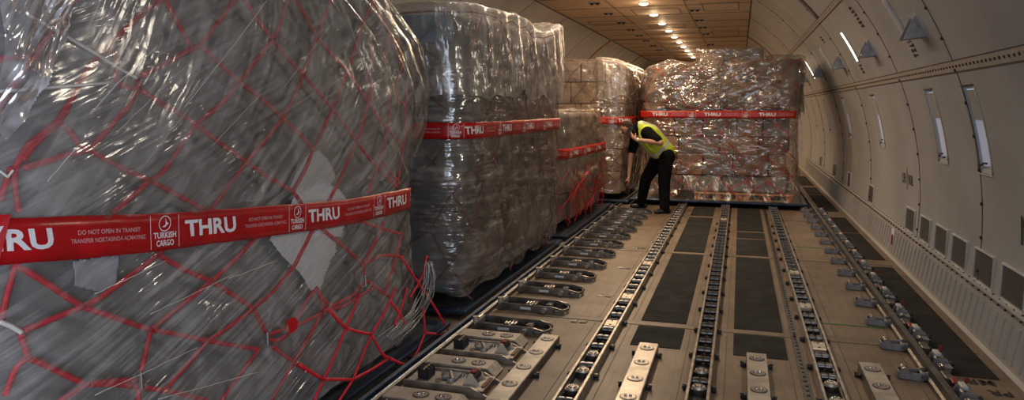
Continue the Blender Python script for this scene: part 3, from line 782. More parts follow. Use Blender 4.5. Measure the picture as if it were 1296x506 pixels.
# ================================================================== floor hardware
def track(x, y0, y1, label, blocks, casters, phase):
    t = thing('roller_track', label, 'roller track', (x, y0, 0), 'roller tracks along the floor')
    L = y1 - y0
    for s in (-1, 1):
        mb = MB(); prof = [(s * .050, 0), (s * .066, 0), (s * .066, .052), (s * .062, .058), (s * .048, .058), (s * .048, .05), (s * .058, .05), (s * .058, .01), (s * .050, .01)]
        mb.prism([(a, b) for a, b in prof], 'y', 0, L, M['alum']); mb.build('side_rail', t)
    mb = MB(); mb.box((0, L / 2, .004), (.10, L, .006), M['channel']); mb.build('channel_bed', t)
    # rollers
    me = MB()
    for a, b, r in ((-.046, -.036, .018), (-.036, -.004, .024), (-.004, .004, .017), (.004, .036, .024), (.036, .046, .018)): me.cyl((a, 0, .034), (b, 0, .034), r, M['darksteel'] if r < .02 else M['steelroll'], 14)
    me = me.mesh('roller'); y = phase
    while y < L - .05:
        yy = y0 + y
        if not any(abs(yy - b) < .11 for b in blocks) and not any(abs(yy - c) < .1 for c in casters) and yy < 13:
            link_mesh('roller', me, t).location = (0, y, 0)
        y += .19 if yy < 9 else .25
    for b in blocks:
        mb = MB(); mb.box((0, b - y0, .036), (.092, .15, .034), M['block'], bev=.006)
        mb.cyl((-.02, b - y0 + .09, .04), (.02, b - y0 + .09, .04), .02, M['black'], 10); mb.box((0, b - y0 + .11, .03), (.09, .03, .03), M['black'], bev=.004)
        for q in (-.045, .045): mb.cyl((0, b - y0 + q, .05), (0, b - y0 + q, .056), .008, M['black'], 8)
        mb.build('lock_block', t)
    for c in casters:
        mb = MB(); mb.cyl((0, c - y0, .006), (0, c - y0, .040), .044, M['darksteel'], 16); mb.cyl((0, c - y0, .040), (0, c - y0, .052), .038, M['block'], 16, .034)
        for i in range(7): q = 2 * pi * i / 7; mb.box((cos(q) * .022, c - y0 + sin(q) * .022, .054), (.008, .012, .010), M['steel'], Matrix.Rotation(q, 3, 'Z'))
        mb.build('ball_caster', t)
    y = 1.5; mb = MB(); mb.box((0, 0, .014), (.03, .05, .022), M['black'], bev=.004); mb.cyl((.0, 0, .012), (.0, 0, .030), .010, M['darksteel'], 8); me = mb.mesh('tie_down')
    while y < L - .3 and y < 9:
        for s in (-1, 1): link_mesh('tie_down', me, t).location = (s * .080, y, 0)
        y += .565
    return t
M['steelroll'] = simple('roller_barrel', (.20, .19, .185), .3, .85, .35, 25)
M['block'] = simple('pale_metal_block', (.55, .47, .38), .4, .5, .2, 12)
track(-.84, 1.5, 20, 'long steel roller track on the left, with pale lock blocks', [7.30, 5.92, 5.12], [3.84, 4.13, 4.44, 3.55, 3.26], .08)
track(-.165, 1.5, 20, 'long steel roller track in the middle of the lane', [10.6], [4.33, 4.06, 3.79, 3.52], .02)
track(.55, 1.5, 20, 'long steel roller track on the right, beside the grooved rail', [7.29, 6.05, 5.02], [4.33, 4.08, 3.8], .12)
# seat rail with dotted groove
t = thing('floor_rail', 'narrow grooved dark rail left of the right roller track', 'floor rail', (.425, 1.5, 0))
mb = MB(); mb.prism([(-.025, 0), (.025, 0), (.025, .006), (.010, .008), (.010, .003), (-.010, .003), (-.010, .008), (-.025, .006)], 'y', 0, 18, M['darksteel']); mb.build('groove_rail', t)
mb = MB(); y = .1
while y < 12: mb.cyl((0, y, .002), (0, y, .0065), .014, M['channel'], 8); y += .075
mb.build('rail_hole', t)['kind'] = 'stuff'

def ball_unit(mb, x, y, z, r=.038, two=True):
    mb.cyl((x, y, z), (x, y, z + .003), r, M['darksteel'], 18); mb.cyl((x, y, z + .003), (x, y, z + .005), r * .82, M['alum'], 18)
    for q in ((-.013, 0), (.013, 0)) if two else ((0, 0),): mb.add(*ico((x + q[0], y + q[1], z + .006), .010, 2), M['steel'], True)
def ball_strip(x, y0, y1, balls, label):
    t = thing('ball_strip', label, 'ball transfer strip', (x, y0, 0), 'ball transfer strips along the lane')
    mb = MB(); h = .058; L = y1 - y0
    mb.prism([(-.058, h - .006), (-.058, h), (.058, h), (.058, h - .006)], 'y', 0, L, M['alumlight']); mb.prism([(.052, 0), (.062, 0), (.062, h - .004), (.052, h - .004)], 'y', 0, L, M['darksteel']); mb.prism([(-.062, 0), (-.052, 0), (-.052, h - .004), (-.062, h - .004)], 'y', 0, L, M['darksteel'])
    mb.box((0, L - .003, h / 2), (.11, .006, h - .01), M['alum']); mb.build('strip_body', t)
    for b in balls:
        mb = MB(); ball_unit(mb, 0, b - y0, h, .047); mb.build('ball_unit', t)
    for b in balls[::2]:
        for s in (-1, 1):
            mb = MB(); mb.box((s * .078, b - y0, .012), (.034, .03, .022), M['black'], bev=.004); mb.cyl((s * .088, b - y0, .02), (s * .088, b - y0, .034), .01, M['darksteel'], 8); mb.build('tie_down', t)
    return t
M['alumlight'] = simple('brushed_aluminium', (.50, .45, .39), .42, .6, .25, 9, .05)
ball_strip(-1.185, 2.6, 4.70, [4.60 - .28 * k for k in range(7)], 'grey ball transfer strip in front of the ball panels, left of the left track')
ball_strip(-.52, 2.6, 4.72, [4.61 - .28 * k for k in range(7)], 'pale ball transfer strip between the left and middle tracks')
ball_strip(.155, 2.6, 4.72, [4.61 - .265 * k for k in range(7)], 'pale ball transfer strip between the middle and right tracks')
ball_strip(.81, 2.6, 4.74, [4.62 - .28 * k for k in range(7)], 'grey ball transfer strip beside the guide rail, cut by the bottom edge')

# ---- left side: roller units
M['armsteel'] = simple('arm_casting', (.20, .19, .175), .33, .8, .4, 16, .06)
arm = None
M['rust'] = simple('brown_pedal', (.16, .07, .045), .6, .2, .4, 20)
def side_roller_unit():
    t = thing('side_roller_unit', '', 'roller unit', (-1.54, 0, 0), 'roller units along the pallet edge')
    for s in (-1, 1):
        mb = MB(); poly = [(-.262, .012), (.20, .004), (.285, .004), (.30, .022), (.27, .046), (.20, .062), (-.24, .066), (-.262, .060)]
        mb.prism([(a, b) for a, b in poly], 'y', s * .098 - .006, s * .098 + .006, M['armsteel'])
        mb.build('side_plate', t)
    mb = MB(); n = 8
    pts = [(.20 + .10 * cos(R(a)), .106 * sin(R(a)) , .030) for a in range(-90, 91, 20)]
    mb.tube(pts, .011, M['armsteel'], 6); mb.box((0, 0, .006), (.52, .17, .006), M['channel']); mb.build('end_bow', t)
    mb = MB(); mb.cyl((0.05 - .045, -.085, .044), (.05 - .045, .085, .044), .010, M['steel'], 8)
    for k in range(4): mb.cyl((-.035 + .0 + k * .024, -.035, .046), (-.035 + k * .024, .035, .046), .0125, M['steel'], 10)
    mb.build('roller', t)
    mb = MB(); mb.cyl((.14, -.02, .012), (.14, -.02, .058), .018, M['steel'], 10); mb.box((.14, .03, .03), (.05, .10, .03), M['darksteel'], bev=.006); mb.build('latch', t); MB().cyl((.13, -.10, .03), (.13, -.13, .03), .022, M['steel'], 10).build('pivot_cap', t)
    mb = MB(); mb.box((-.02, -.1075, .036), (.085, .003, .020), M['tubeoff']); mb.build('plate_label', t)
    mb = MB(); mb.box((.03, .06, .056), (.035, .012, .004), M['redlatch']); mb.build('red_tag', t)
    mb = MB(); mb.box((-.235, 0, .05), (.05, .12, .07), M['greyrail'], bev=.01); mb.cyl((-.235, -.05, .07), (-.235, .05, .07), .022, M['steel'], 12); mb.cyl((-.235, -.085, .02), (-.235, -.085, .105), .018, M['block'], 10, .024); mb.build('guide_head', t)
    return t
for k in range(12):
    y = 4.90 + .568 * k
    lab = 'steel roller unit against the pallet edge, %s counting from the ball panels' % ORD[k]
    if arm is None: arm = side_roller_unit(); arm.location = (-1.54, y, 0); arm['label'] = lab
    else: copy_tree(arm, (-1.54, y, 0), lab)
# square floor fittings by some arms
for k, (x, y) in enumerate([(-1.10, 5.24), (-1.05, 6.05), (-1.05, 7.2), (-1.04, 8.3)]):
    mb = MB(); mb.box((-.04, 0, .004), (.05, .055, .008), M['steel'], bev=.003); mb.box((.03, 0, .004), (.05, .055, .008), M['darksteel'], bev=.003)
    tag(mb.build('floor_fitting', None, (x, y, 0)), 'small square metal fitting in the floor right of the arms, %s from the camera' % ORD[k], 'floor fitting', 'square floor fittings')
# ---- near ball panels and latch panels (across the lane)
def ball_panel(y, label):
    t = thing('ball_transfer_unit', label, 'ball transfer unit', (-1.55, y, 0), 'ball panels across the side lane')
    mb = MB(); h = .060; poly = [(-.24, 0), (.20, 0), (.225, .012), (.16, h), (-.24, h)]
    mb.prism([(a, b) for a, b in [(-.24, h - .006), (.165, h - .006), (.165, h), (-.24, h)]], 'y', -.075, .075, M['alumlight'])
    for s in (-1, 1): mb.prism([(-.24, 0), (.215, 0), (.215, .012), (.17, h - .004), (-.24, h - .004)], 'y', s * .078 - .005, s * .078 + .005, M['alum'])
    mb.add([(.165, -.075, h), (.165, .075, h), (.218, .075, .012), (.218, -.075, .012)], [(0, 1, 2, 3)], M['alum']); mb.build('panel_body', t)
    for x in (-.045, .085):
        mb = MB(); ball_unit(mb, x, 0, h, .046); mb.build('ball_unit', t)
    return t
def latch_panel(y, label):
    t = thing('cargo_latch', label, 'cargo latch', (-1.55, y, 0), 'latch panels across the side lane')
    mb = MB(); h = .040
    mb.prism([(-.24, h - .006), (.24, h - .006), (.24, h), (-.24, h)], 'y', -.115, .115, M['alumlight'])
    for s in (-1, 1): mb.prism([(-.24, 0), (.27, 0), (.27, .010), (.17, h + .016), (-.24, h + .016)], 'y', s * .118 - .007, s * .118 + .007, M['alum'])
    mb.build('panel_body', t)
    mb = MB()
    for q in (-.035, 0, .035): mb.box((-.15, q, .072), (.075, .026, .065), M['black'], bev=.008)
    mb.cyl((-.15, -.06, .085), (-.15, .06, .085), .022, M['black'], 10); mb.build('latch_head', t)
    mb = MB(); mb.box((.0, .02, .052), (.09, .10, .016), M['greyrail'], bev=.006); mb.cyl((-.03, .07, .05), (.03, -.05, .05), .016, M['greyrail'], 8)
    for q in ((-.05, -.06), (.02, -.06), (.05, .07), (-.06, .06)): mb.cyl((q[0], q[1], h), (q[0], q[1], h + .016), .018, M['steel'], 10)
    mb.build('pivot_arm', t)
    for s in (-1, 1):
        mb = MB(); mb.prism([(.10, .04), (.20, .04), (.155, .105), (.135, .105)], 'y', s * .055 - .006, s * .055 + .006, M['block']); mb.build('pawl', t)
    mb = MB(); mb.cyl((.145, -.05, .075), (.145, .05, .075), .030, M['black'], 12); mb.build('roller', t)
    mb = MB(); mb.box((.15, .0, .108), (.03, .06, .008), M['redlatch'], bev=.003); mb.build('red_pedal', t); MB().box((.225, 0, .046), (.025, .14, .006), M['rust'], bev=.002).build('toe_plate', t)
    return t
for k, y in enumerate([4.58, 4.02, 3.46, 2.90]): ball_panel(y, 'grey panel with two ball units beside the near pallet, %s' % ['farthest one', 'second farthest', 'third farthest', 'nearest the camera'][k])
for k, y in enumerate([4.33, 3.77, 3.20]): latch_panel(y, 'grey latch panel with black latch and red pedal, %s' % ['farthest, between two ball panels', 'middle one', 'nearest the camera at the bottom edge'][k])
# dark edge rail the left pallets sit against
t = thing('edge_rail', 'long dark blue-black edge rail along the wrapped pallets', 'rail', (-1.872, 1.2, 0))
mb = MB(); mb.prism([(-.03, 0), (.035, 0), (.035, .018), (.012, .03), (.012, .06), (-.010, .066), (-.03, .05)], 'y', 0, 10.8, M['bluerail']); mb.build('rail_body', t)
mb = MB(); mb.prism([(.036, .0), (.05, .0), (.05, .036), (.036, .04)], 'y', 0, 10.8, M['darksteel']); mb.build('rail_lip', t)

# ---- right guide rail
t = thing('guide_rail', 'dark steel guide rail running beside the right wall', 'guide rail', (1.14, 2.0, 0))
mb = MB(); mb.prism([(-.035, 0), (.035, 0), (.035, .03), (.018, .04), (.018, .085), (-.022, .085), (-.022, .04), (-.035, .03)], 'y', 0, 17, M['darksteel']); mb.build('rail_body', t)
gr0 = None
for k in range(15):
    y = 4.14 + .565 * k
    lab = 'grey side roller on the lane side of the guide rail, %s from the camera' % ORD[k]
    if gr0 is None:
        gr0 = thing('side_roller', lab, 'side roller', (1.04, y, 0), 'side rollers on the guide rail')
        mb = MB(); mb.prism([(-.075, .006), (.05, .0), (.075, .02), (.075, .06), (.03, .045), (-.03, .045), (-.075, .05)], 'y', -.048, -.040, M['greyrail']); mb.prism([(-.075, .006), (.05, .0), (.075, .02), (.075, .06), (.03, .045), (-.03, .045), (-.075, .05)], 'y', .040, .048, M['greyrail'])
        mb.box((-.01, 0, .012), (.14, .08, .012), M['greyrail']); mb.box((-.08, 0, .028), (.010, .096, .045), M['greyrail'], bev=.004); mb.build('roller_housing', gr0)
        mb = MB()
        for q in (-.022, .022): mb.cyl((-.045, q - .015, .048), (-.045, q + .015, .048), .022, M['steel'], 12)
        mb.build('roller', gr0)
        mb = MB(); mb.cyl((.055, -.065, .03), (.055, .065, .03), .018, M['darksteel'], 10); mb.build('pivot', gr0)
    else: copy_tree(gr0, (1.04, y, 0), lab)
lk0 = None
for k in range(14):
    y = 4.36 + .565 * k
    lab = 'guide lock with a red lever behind the guide rail, %s from the camera' % ORD[k]
    if lk0 is None:
        lk0 = thing('guide_lock', lab, 'guide lock', (1.215, y, 0), 'guide locks along the guide rail')
        mb = MB(); mb.prism([(-.03, 0), (.07, 0), (.07, .03), (.045, .085), (-.02, .085), (-.03, .05)], 'y', -.07, -.055, M['greyrail']); mb.prism([(-.03, 0), (.07, 0), (.07, .03), (.045, .085), (-.02, .085), (-.03, .05)], 'y', .055, .07, M['greyrail'])
        mb.box((.02, 0, .05), (.06, .11, .05), M['greyrail'], bev=.008); mb.box((.02, -.12, .06), (.07, .07, .008), M['greyrail'], bev=.002); mb.build('lock_body', lk0)
        mb = MB(); mb.box((.0, .0, .10), (.035, .09, .022), M['vent'], bev=.006); mb.build('lock_head', lk0); MB().cyl((0, -.11, .065), (.0, -.17, .065), .012, M['steel'], 10).build('lock_pin', lk0)
        mb = MB(); mb.box((.035, .08, .10), (.016, .014, .05), M['redlatch'], Matrix.Rotation(R(18), 3, 'Y'), bev=.004); mb.build('red_handle', lk0)
        mb = MB(); mb.box((.01, .20, .055), (.034, .07, .018), M['redlatch'], Matrix.Rotation(R(10), 3, 'X'), bev=.006); mb.build('red_pedal', lk0)
        mb = MB(); mb.box((-.005, .28, .04), (.05, .13, .05), M['darksteel'], bev=.006); mb.build('linkage', lk0); MB().cyl((.05, -.02, .03), (.09, -.02, .05), .016, M['black'], 8).build('lock_knob', lk0)
    else:
        c = copy_tree(lk0, (1.215, y, 0), lab)
        for ch in list(c.children):
            if ch.name.startswith('red_pedal' if k % 2 else 'red_handle'): bpy.data.objects.remove(ch)
# ================================================================== the wrapped pallets
LX = -4.40
# ---- first pallet (nearest)
t1 = thing('cargo_pallet', 'huge film-wrapped pallet under a red net filling the left of the view', 'cargo pallet', (-3.1, 3.0, 0), 'film-wrapped cargo pallets')
inner1 = Load(xr=[(0, -2.03), (.3, -1.99), (1.0, -1.96), (1.7, -1.94), (2.7, -2.02)], xl=LX, yn=1.30, yf=[(.09, 4.50), (.5, 4.42), (1.0, 4.30), (1.3, 4.32), (1.7, 4.38), (2.1, 4.22), (2.8, 3.6)], ztop=2.85, n=10)
pallet_base(t1, LX - .02, -1.935, 1.32, 4.74, .04)
cartons(inner1, t1, ['g0', 'g1', 'g2', 'g3', 'g4', 'g0'], 3, 5, [.42, .42, .40, .46, .40, .40], .085, 3, z0=.09)
cv = shell(inner1, 'cargo_cover', simple('grey_cargo_cover', (.235, .225, .22), .8, 0, .45, 1.6, .6), t1, .09, 2.80, -.045, .006, ds=.06, dz=.05, seed=12)
def z1band(s_):
    # height of the tape centre along the arc
    a, b, cx, cy = inner1.ab(1.1); Yc = cy + inner1.u(s_)[1] * b
    return interp([(1.2, 1.28), (1.48, 1.235), (2.0, 1.175), (2.5, 1.13), (2.85, 1.10), (3.3, 1.065), (4.2, 1.04), (5, 1.03)], Yc)
sA = inner1.arc_of(1.5, 1.1); sE = inner1.arc_of(4.18, 1.1)
netlines = [
 [(93,0),(72,32),(43,72),(15,112),(0,133)], [(0,75),(20,74),(45,72)],
 [(195,4),(172,25),(150,45),(127,67),(105,98),(88,130),(75,152),(54,170),(33,186),(19,214)],
 [(84,140),(70,160),(48,178),(30,200)], [(205,0),(195,4)],
 [(127,62),(140,62),(147,72),(147,90),(146,103),(154,110),(176,112)], [(176,112),(174,103)],
 [(176,112),(200,128),(225,143),(247,157),(280,182),(312,205),(340,225),(371,242),(388,266)],
 [(176,112),(166,130),(140,160),(113,190)], [(75,154),(88,165),(98,180),(108,190),(113,190)],
 [(113,190),(90,195),(65,202),(34,212)], [(113,190),(155,213),(190,229)],
 [(190,229),(165,250),(145,268)], [(190,229),(225,247),(258,265)],
 [(190,229),(205,220),(222,195),(247,158),(282,130),(303,104)],
 [(303,104),(325,75),(346,50)], [(180,95),(210,81),(241,62),(253,57)], [(211,3),(226,30),(241,60)],
 [(253,57),(275,30),(297,0)], [(253,57),(280,82),(303,104),(330,124),(345,137),(358,150),(384,174),(396,190)],
 [(310,0),(325,25),(346,50)], [(363,0),(355,30),(346,50)], [(346,50),(365,75),(384,95)],
 [(419,0),(401,46),(384,95),(374,120),(365,135),(358,150),(335,178),(312,205),(288,237),(265,268)],
 [(375,3),(388,22),(401,46)], [(401,46),(420,70),(440,90),(455,112),(470,137)], 
 [(384,95),(402,115),(421,138),(438,160),(451,179)], [(472,0),(457,36),(450,58),(440,90),(430,115),(421,138),(408,165),(396,190)],
 [(451,179),(467,200),(484,218),(500,235)], [(470,55),(468,95),(464,135),(459,160),(451,179),(435,216),(417,254)],
 [(396,190),(388,212),(371,242)],
 [(472,0),(482,22),(493,41),(500,62),(509,82)], [(493,41),(491,58),(488,75)], [(500,30),(504,55),(510,76)],
 [(509,82),(503,100),(499,112),(505,126),(514,138)], [(470,137),(484,155),(498,172),(510,188)],
 [(493,115),(492,150),(484,190),(478,212),(467,242)], [(472,105),(472,130)], [(514,110),(514,140),(513,168),(508,205),(502,236)],
 [(484,205),(505,232)],
 # below the tape
 [(22,336),(43,348),(65,362),(85,376),(105,388)], [(200,322),(175,341),(150,360),(128,376),(105,388),(70,402),(33,417)],
 [(14,215),(8,232),(2,250)], [(18,220),(23,265)], [(20,334),(10,370),(2,402)],
 [(27,425),(32,440),(36,452)], [(36,452),(60,463),(84,475),(110,486)], [(36,452),(20,465),(8,497)],
 [(105,388),(145,402),(191,417)], [(191,417),(185,445),(177,478),(175,506)], [(191,417),(225,390),(268,356),(296,330),(322,303)],
 [(268,356),(295,373),(321,390)], [(200,322),(230,340),(268,356)], [(208,314),(200,322)],
 [(321,390),(345,370),(372,338),(384,315),(395,293)], [(321,390),(295,410),(263,431)], [(321,390),(330,408),(338,424)],
 [(191,417),(225,423),(263,431),(295,437),(328,442)], [(263,431),(236,463),(208,494)],
 [(110,486),(145,482),(177,480)], [(110,486),(145,486),(180,490),(215,495),(260,506)], [(110,486),(78,506)],
 [(328,442),(305,472),(281,506)], [(338,428),(350,433),(362,425),(375,412),(410,395)], [(338,424),(352,419),(372,412)],
 [(346,439),(360,450),(372,458),(390,470),(409,480)], [(408,394),(395,420),(372,458),(358,482),(344,506)],
 [(401,365),(410,385),(408,394)], [(401,365),(388,380),(372,412)], [(401,365),(415,385),(438,415)],
 [(408,394),(430,382),(450,372),(462,354)], [(410,392),(435,388),(455,374),(470,365)],
 [(462,353),(460,335),(435,312),(408,290)], [(462,353),(478,365),(493,376)], [(462,333),(485,322),(508,325)],
 [(458,280),(485,290),(508,296)], [(485,282),(478,300),(462,330)], [(508,295),(500,330),(487,372)],
]
net1 = net_from_pixels(inner1, 'cargo_net', netlines, .0108, M['rope'], t1, .006, 6.0)
low = [
 [(508,325),(524,350),(541,374),(556,398),(570,423)], [(455,374),(446,396),(438,415)], [(438,415),(425,447),(410,480)], [(410,480),(398,506)], [(410,480),(430,480),(447,480)], [(447,480),(470,468),(493,453)],
 [(438,415),(454,420),(470,423)], [(470,423),(458,452),(447,480),(430,506)], [(470,423),(482,404),(492,385),(500,366)], [(470,423),(478,438),(487,453),(493,453)], [(493,453),(505,459),(518,464)], [(518,464),(530,442),(538,421)], [(538,421),(554,423),(570,423)],
 [(538,421),(537,405),(536,392)], [(416,392),(428,406),(438,415)], [(380,461),(395,472),(410,480)], [(515,366),(510,385),(500,410)], [(540,325),(535,350),(520,375)], [(495,382),(508,400),(512,408)]]
low_load = Load(xr=[(0, -1.93), (.2, -1.94), (.6, -1.965), (3, -1.965)], xl=LX, yn=1.3, yf=[(.0, 4.70), (.3, 4.62), (.6, 4.5), (3, 4.4)], ztop=2.8, n=14)
net2 = net_from_pixels(low_load, 'net_leg', low, .0095, M['rope'], t1, .004, 6.0, fallback_x=-1.95)
# net fasteners along the bottom
for k, (x, y) in enumerate([(338, 428), (462, 355), (178, 480), (518, 464), (570, 423)]):
    p = inner1.hit(x, y, .012) or at_x(x, y, -1.94)
    mb = MB(); mb.box(p, (.014, .022, .055), M['darksteel'], bev=.004); mb.cyl(p + Vector((.004, 0, .03)), p + Vector((.004, 0, -.03)), .008, M['steel'], 8); mb.build('net_hook', t1)
p = inner1.hit(368, 411, .02); mb = MB(); mb.cyl(p, p + Vector((.008, -.002, 0)), .036, M['disc'], 28); mb.build('red_disc', t1)
# white ties
mb = MB()
for ln, r in (([(35,18),(80,43),(125,70),(150,86),(177,101)], .0055), ([(0,116),(50,112),(100,108),(147,104)], .0045), ([(0,216),(10,224),(18,214)], .004), ([(0,407),(15,413),(30,422)], .007), ([(338,0),(300,52),(262,100),(230,140)], .0022), ([(200,58),(175,82),(148,106),(110,150)], .0022)):
    pts = []
    for (a, b), (c, d) in zip(ln, ln[1:]):
        for q in range(8):
            h = inner1.hit(a + (c - a) * q / 8, b + (d - b) * q / 8, .034)
            if h: pts.append(h)
    MB().tube(pts, r * 1.15, M['tie'], 5, .5).build('white_tie', t1)
rnd = random.Random(9)
for (a, b), (c, d) in (((245,75),(150,165)), ((300,55),(215,150)), ((330,120),(268,185)), ((245,130),(185,205)), ((420,30),(360,110)), ((210,330),(120,372)), ((300,345),(190,398)), ((250,440),(120,500)), ((330,470),(200,505)), ((350,330),(290,352)), ((120,160),(60,230)), ((455,60),(520,230)), ((440,20),(495,200)), ((480,20),(540,190))):
    pts = [inner1.hit(a + (c - a) * q / 10 + rnd.uniform(-.6, .6), b + (d - b) * q / 10 + rnd.uniform(-.6, .6), .038) for q in range(11)]
    MB().tube([q for q in pts if q], .0013, M['tie'], 4, .5).build('film_crease', t1)
poly_sheet(inner1, 'paper_sheet', [(390,194),(403,190),(412,198),(420,210),(425,224),(419,234),(430,240),(440,256),(443,266),(436,284),(432,300),(424,300),(426,318),(418,330),(412,348),(403,371),(392,366),(384,352),(378,343),(360,327),(341,303),(350,292),(358,280),(366,262),(373,245),(366,238),(376,218)], M['paper'], t1, -.002, 1.5)
poly_sheet(inner1, 'paper_label', [(92,330),(150,322),(148,360),(140,372),(95,362)], M['paper_grey'], t1, -.006, 2)
# film: tight wrap, then a loose hood over the upper half
shell(inner1, 'plastic_wrap', M['film1'], t1, .13, 2.82, .022, .0045, ds=.03, dz=.03, ragged=.10, seed=1, top=False)
hood = Load(xr=[(1.1, -1.93), (1.5, -1.90), (2.0, -1.90), (2.7, -1.98)], xl=LX - .04, yn=1.22, yf=[(1.1, 4.36), (1.27, 4.48), (1.45, 4.66), (1.74, 4.72), (2.0, 4.56), (2.23, 4.16), (2.5, 3.75), (2.9, 3.3)], ztop=2.93, n=7)
sFC = hood.arc_of(3.4, 1.8)
def fold1(s_, z):
    k = max(0, min(1, (z - 1.3) / .5)); m = max(0, min(1, (s_ - sFC + .5) / .8)) if s_ < hood.len * .6 else 0
    fan = .024 * noise.noise(Vector((s_ * 7 + z * 3.0, z * .5, 3))) + .018 * abs(noise.noise(Vector((s_ * 19 + z * 8, z * .8, 8))))
    dia = .006 * noise.noise(Vector((s_ * 6 - z * 5, z * .6, 13))) + .005 * abs(noise.noise(Vector((s_ * 20 - z * 14, z, 18))))
    return (fan * m + dia * (1 - m)) * (.3 + .7 * k)
shell(hood, 'film_hood', M['hood1'], t1, 1.22, 2.90, .004, .003, fold=fold1, ds=.022, dz=.05, ragged=.10, seed=4, capdrop=.05)
tp = band(inner1, t1, z1band, sA - .35, sE + .10, .133, .034, M['tape'], [inner1.arc_of(1.39, 1.1), inner1.arc_of(2.16, 1.1), inner1.arc_of(2.94, 1.1), inner1.arc_of(3.73, 1.1)])
tp['label'] = 'red printed tape'
# end of the tape, folded over at the left
mb = MB(); s_ = inner1.arc_of(1.47, 1.1)
mb.add([inner1.P(s_ - .10, z1band(s_) - .085, .042), inner1.P(s_ + .03, z1band(s_) - .075, .042), inner1.P(s_ + .07, z1band(s_) + .07, .042), inner1.P(s_ - .10, z1band(s_) + .075, .042)], [(0, 1, 2, 3)], M['tape'])
mb.add([inner1.P(s_ + .0, z1band(s_) - .02, .044), inner1.P(s_ + .018, z1band(s_) - .02, .044), inner1.P(s_ + .05, z1band(s_) + .04, .044), inner1.P(s_ + .03, z1band(s_) + .04, .044)], [(0, 1, 2, 3)], M['white']); mb.build('tape_end', tp)
poly_sheet(hood, 'small_label', [(524,207),(542,192),(541,206),(530,224),(518,223)], M['paper'], t1, .012, 2)
poly_sheet(hood, 'film_flap', [(0,0),(95,0),(88,40),(70,80),(50,120),(38,150),(12,176),(0,172)], M['flap'], t1, .035, 2, film=.03)
poly_sheet(hood, 'film_flap', [(86,30),(90,34),(66,95),(60,110),(46,124),(30,140),(36,122),(60,80)], M['flap'], t1, .06, 2, film=.02)
# film tail gathered at the bottom right corner
mb = MB(); rnd = random.Random(5)
for q in range(11):
    ln = [(538 + q * 1.0, 330), (538 + q * 1.3, 350), (531 + q * 1.6, 375), (518 + q * 1.9, 395), (500 + q * 2.4, 412), (478 + q * 3, 428)]
    pts = [at_x(x + rnd.uniform(-3, 3), y + rnd.uniform(-2, 2), -1.93 - rnd.uniform(0, .03)) for x, y in ln]; mb.tube(pts, .0042, M['tie'], 5, .5)
M['clear'] = film_mat('twisted_film', R(80), .15, .5, (.6, .6, .6), .10, 30, .6, .2, 12)
for mm in range(len(mb.mats)): mb.mats[mm] = M['clear']
mb.build('film_tail', t1)

# ---- second pallet
t2 = thing('cargo_pallet', 'tall wrapped pallet with a grey loose hood, second from the camera', 'cargo pallet', (-3.1, 6.7, 0), 'film-wrapped cargo pallets')
def warp2(x, y, z):
    if z < 1.6: return z
    k = interp([(5.0, .80), (6.4, .86), (6.75, .85), (7.0, .78), (7.4, .80), (8.4, 1.0), (9, 1.0)], y); return 1.6 + (z - 1.6) * k
in2 = Load(xr=[(0, -1.99), (.4, -1.96), (1.2, -1.95), (2.6, -1.97)], xl=LX, yn=[(0, 5.16), (.3, 5.14), (.9, 5.08), (1.4, 5.12), (2.6, 5.16)], yf=[(0, 8.25), (1.4, 8.26), (2.6, 8.38)], ztop=2.52, n=12, warp=warp2)
pallet_base(t2, LX - .02, -1.935, 5.02, 8.24, .04)
cartons(in2, t2, ['g1', 'g4', 'g5', 'g0', 'g3', 'g4'], 3, 4, [.42, .44, .44, .44, .44], .045, 11)
shell(in2, 'cargo_cover', simple('taupe_cargo_cover', (.15, .13, .115), .8, 0, .6, 2.2, .6), t2, .22, 2.45, -.035, .008, ds=.06, dz=.05, seed=32)
diamond_net(in2, 'cargo_net', M['rope_dark'], t2, .15, 2.5, .006, .009, (.44, .52), .07, (0, 5.2), 5)
n2 = [[(605,0+30),(600,60),(596,100)],[(626,25),(622,60),(618,95),(612,120)],[(605,100),(598,140),(606,175),(616,130),(604,100)],[(612,190),(606,230),(598,300)],[(585,250),(605,215),(620,190)],[(570,360),(590,372),(605,385)]]
net_from_pixels(in2, 'orange_strap', n2[:2], .007, M['rope_orange'], t2, .004); net_from_pixels(in2, 'rope_loop', n2[2:], .008, M['rope_dark'], t2, .004)
shell(in2, 'plastic_wrap', M['film2'], t2, .16, 2.0, .014, .007, ds=.035, dz=.03, ragged=.14, seed=21, top=False)
hood2 = Load(xr=[(0, -1.93), (1.8, -1.90), (2.6, -1.93)], xl=LX - .04, yn=5.03, yf=[(0, 8.30), (1.7, 8.38), (2.0, 8.50), (2.6, 8.48)], ztop=2.58, n=9, warp=warp2)
def fold2(s_, z): return .022 * noise.noise(Vector((s_ * 5.5 + z, z * .7, 31))) + .014 * abs(noise.noise(Vector((s_ * 15 + 2 * z, z, 38))))
shell(hood2, 'film_hood', M['hood2'], t2, 1.72, 2.56, .0, .004, fold=fold2, ds=.022, dz=.04, ragged=.16, seed=24)
z2 = lambda s_: 1.43
band(in2, t2, z2, in2.arc_of(5.3, 1.4) - .95, in2.arc_of(8.1, 1.4), .125, .028, M['tape'], [in2.arc_of(5.3, 1.4) - .10 + .72 * k for k in range(-1, 4)], far=True)
# blue rigid sheet on top left
mb = MB(); mb.box((-2.30, 5.20, 2.20), (.42, .05, .22), M['bluecloth'] if 'bluecloth' in M else M['g3'], bev=.02); mb.build('blue_bundle', t2)

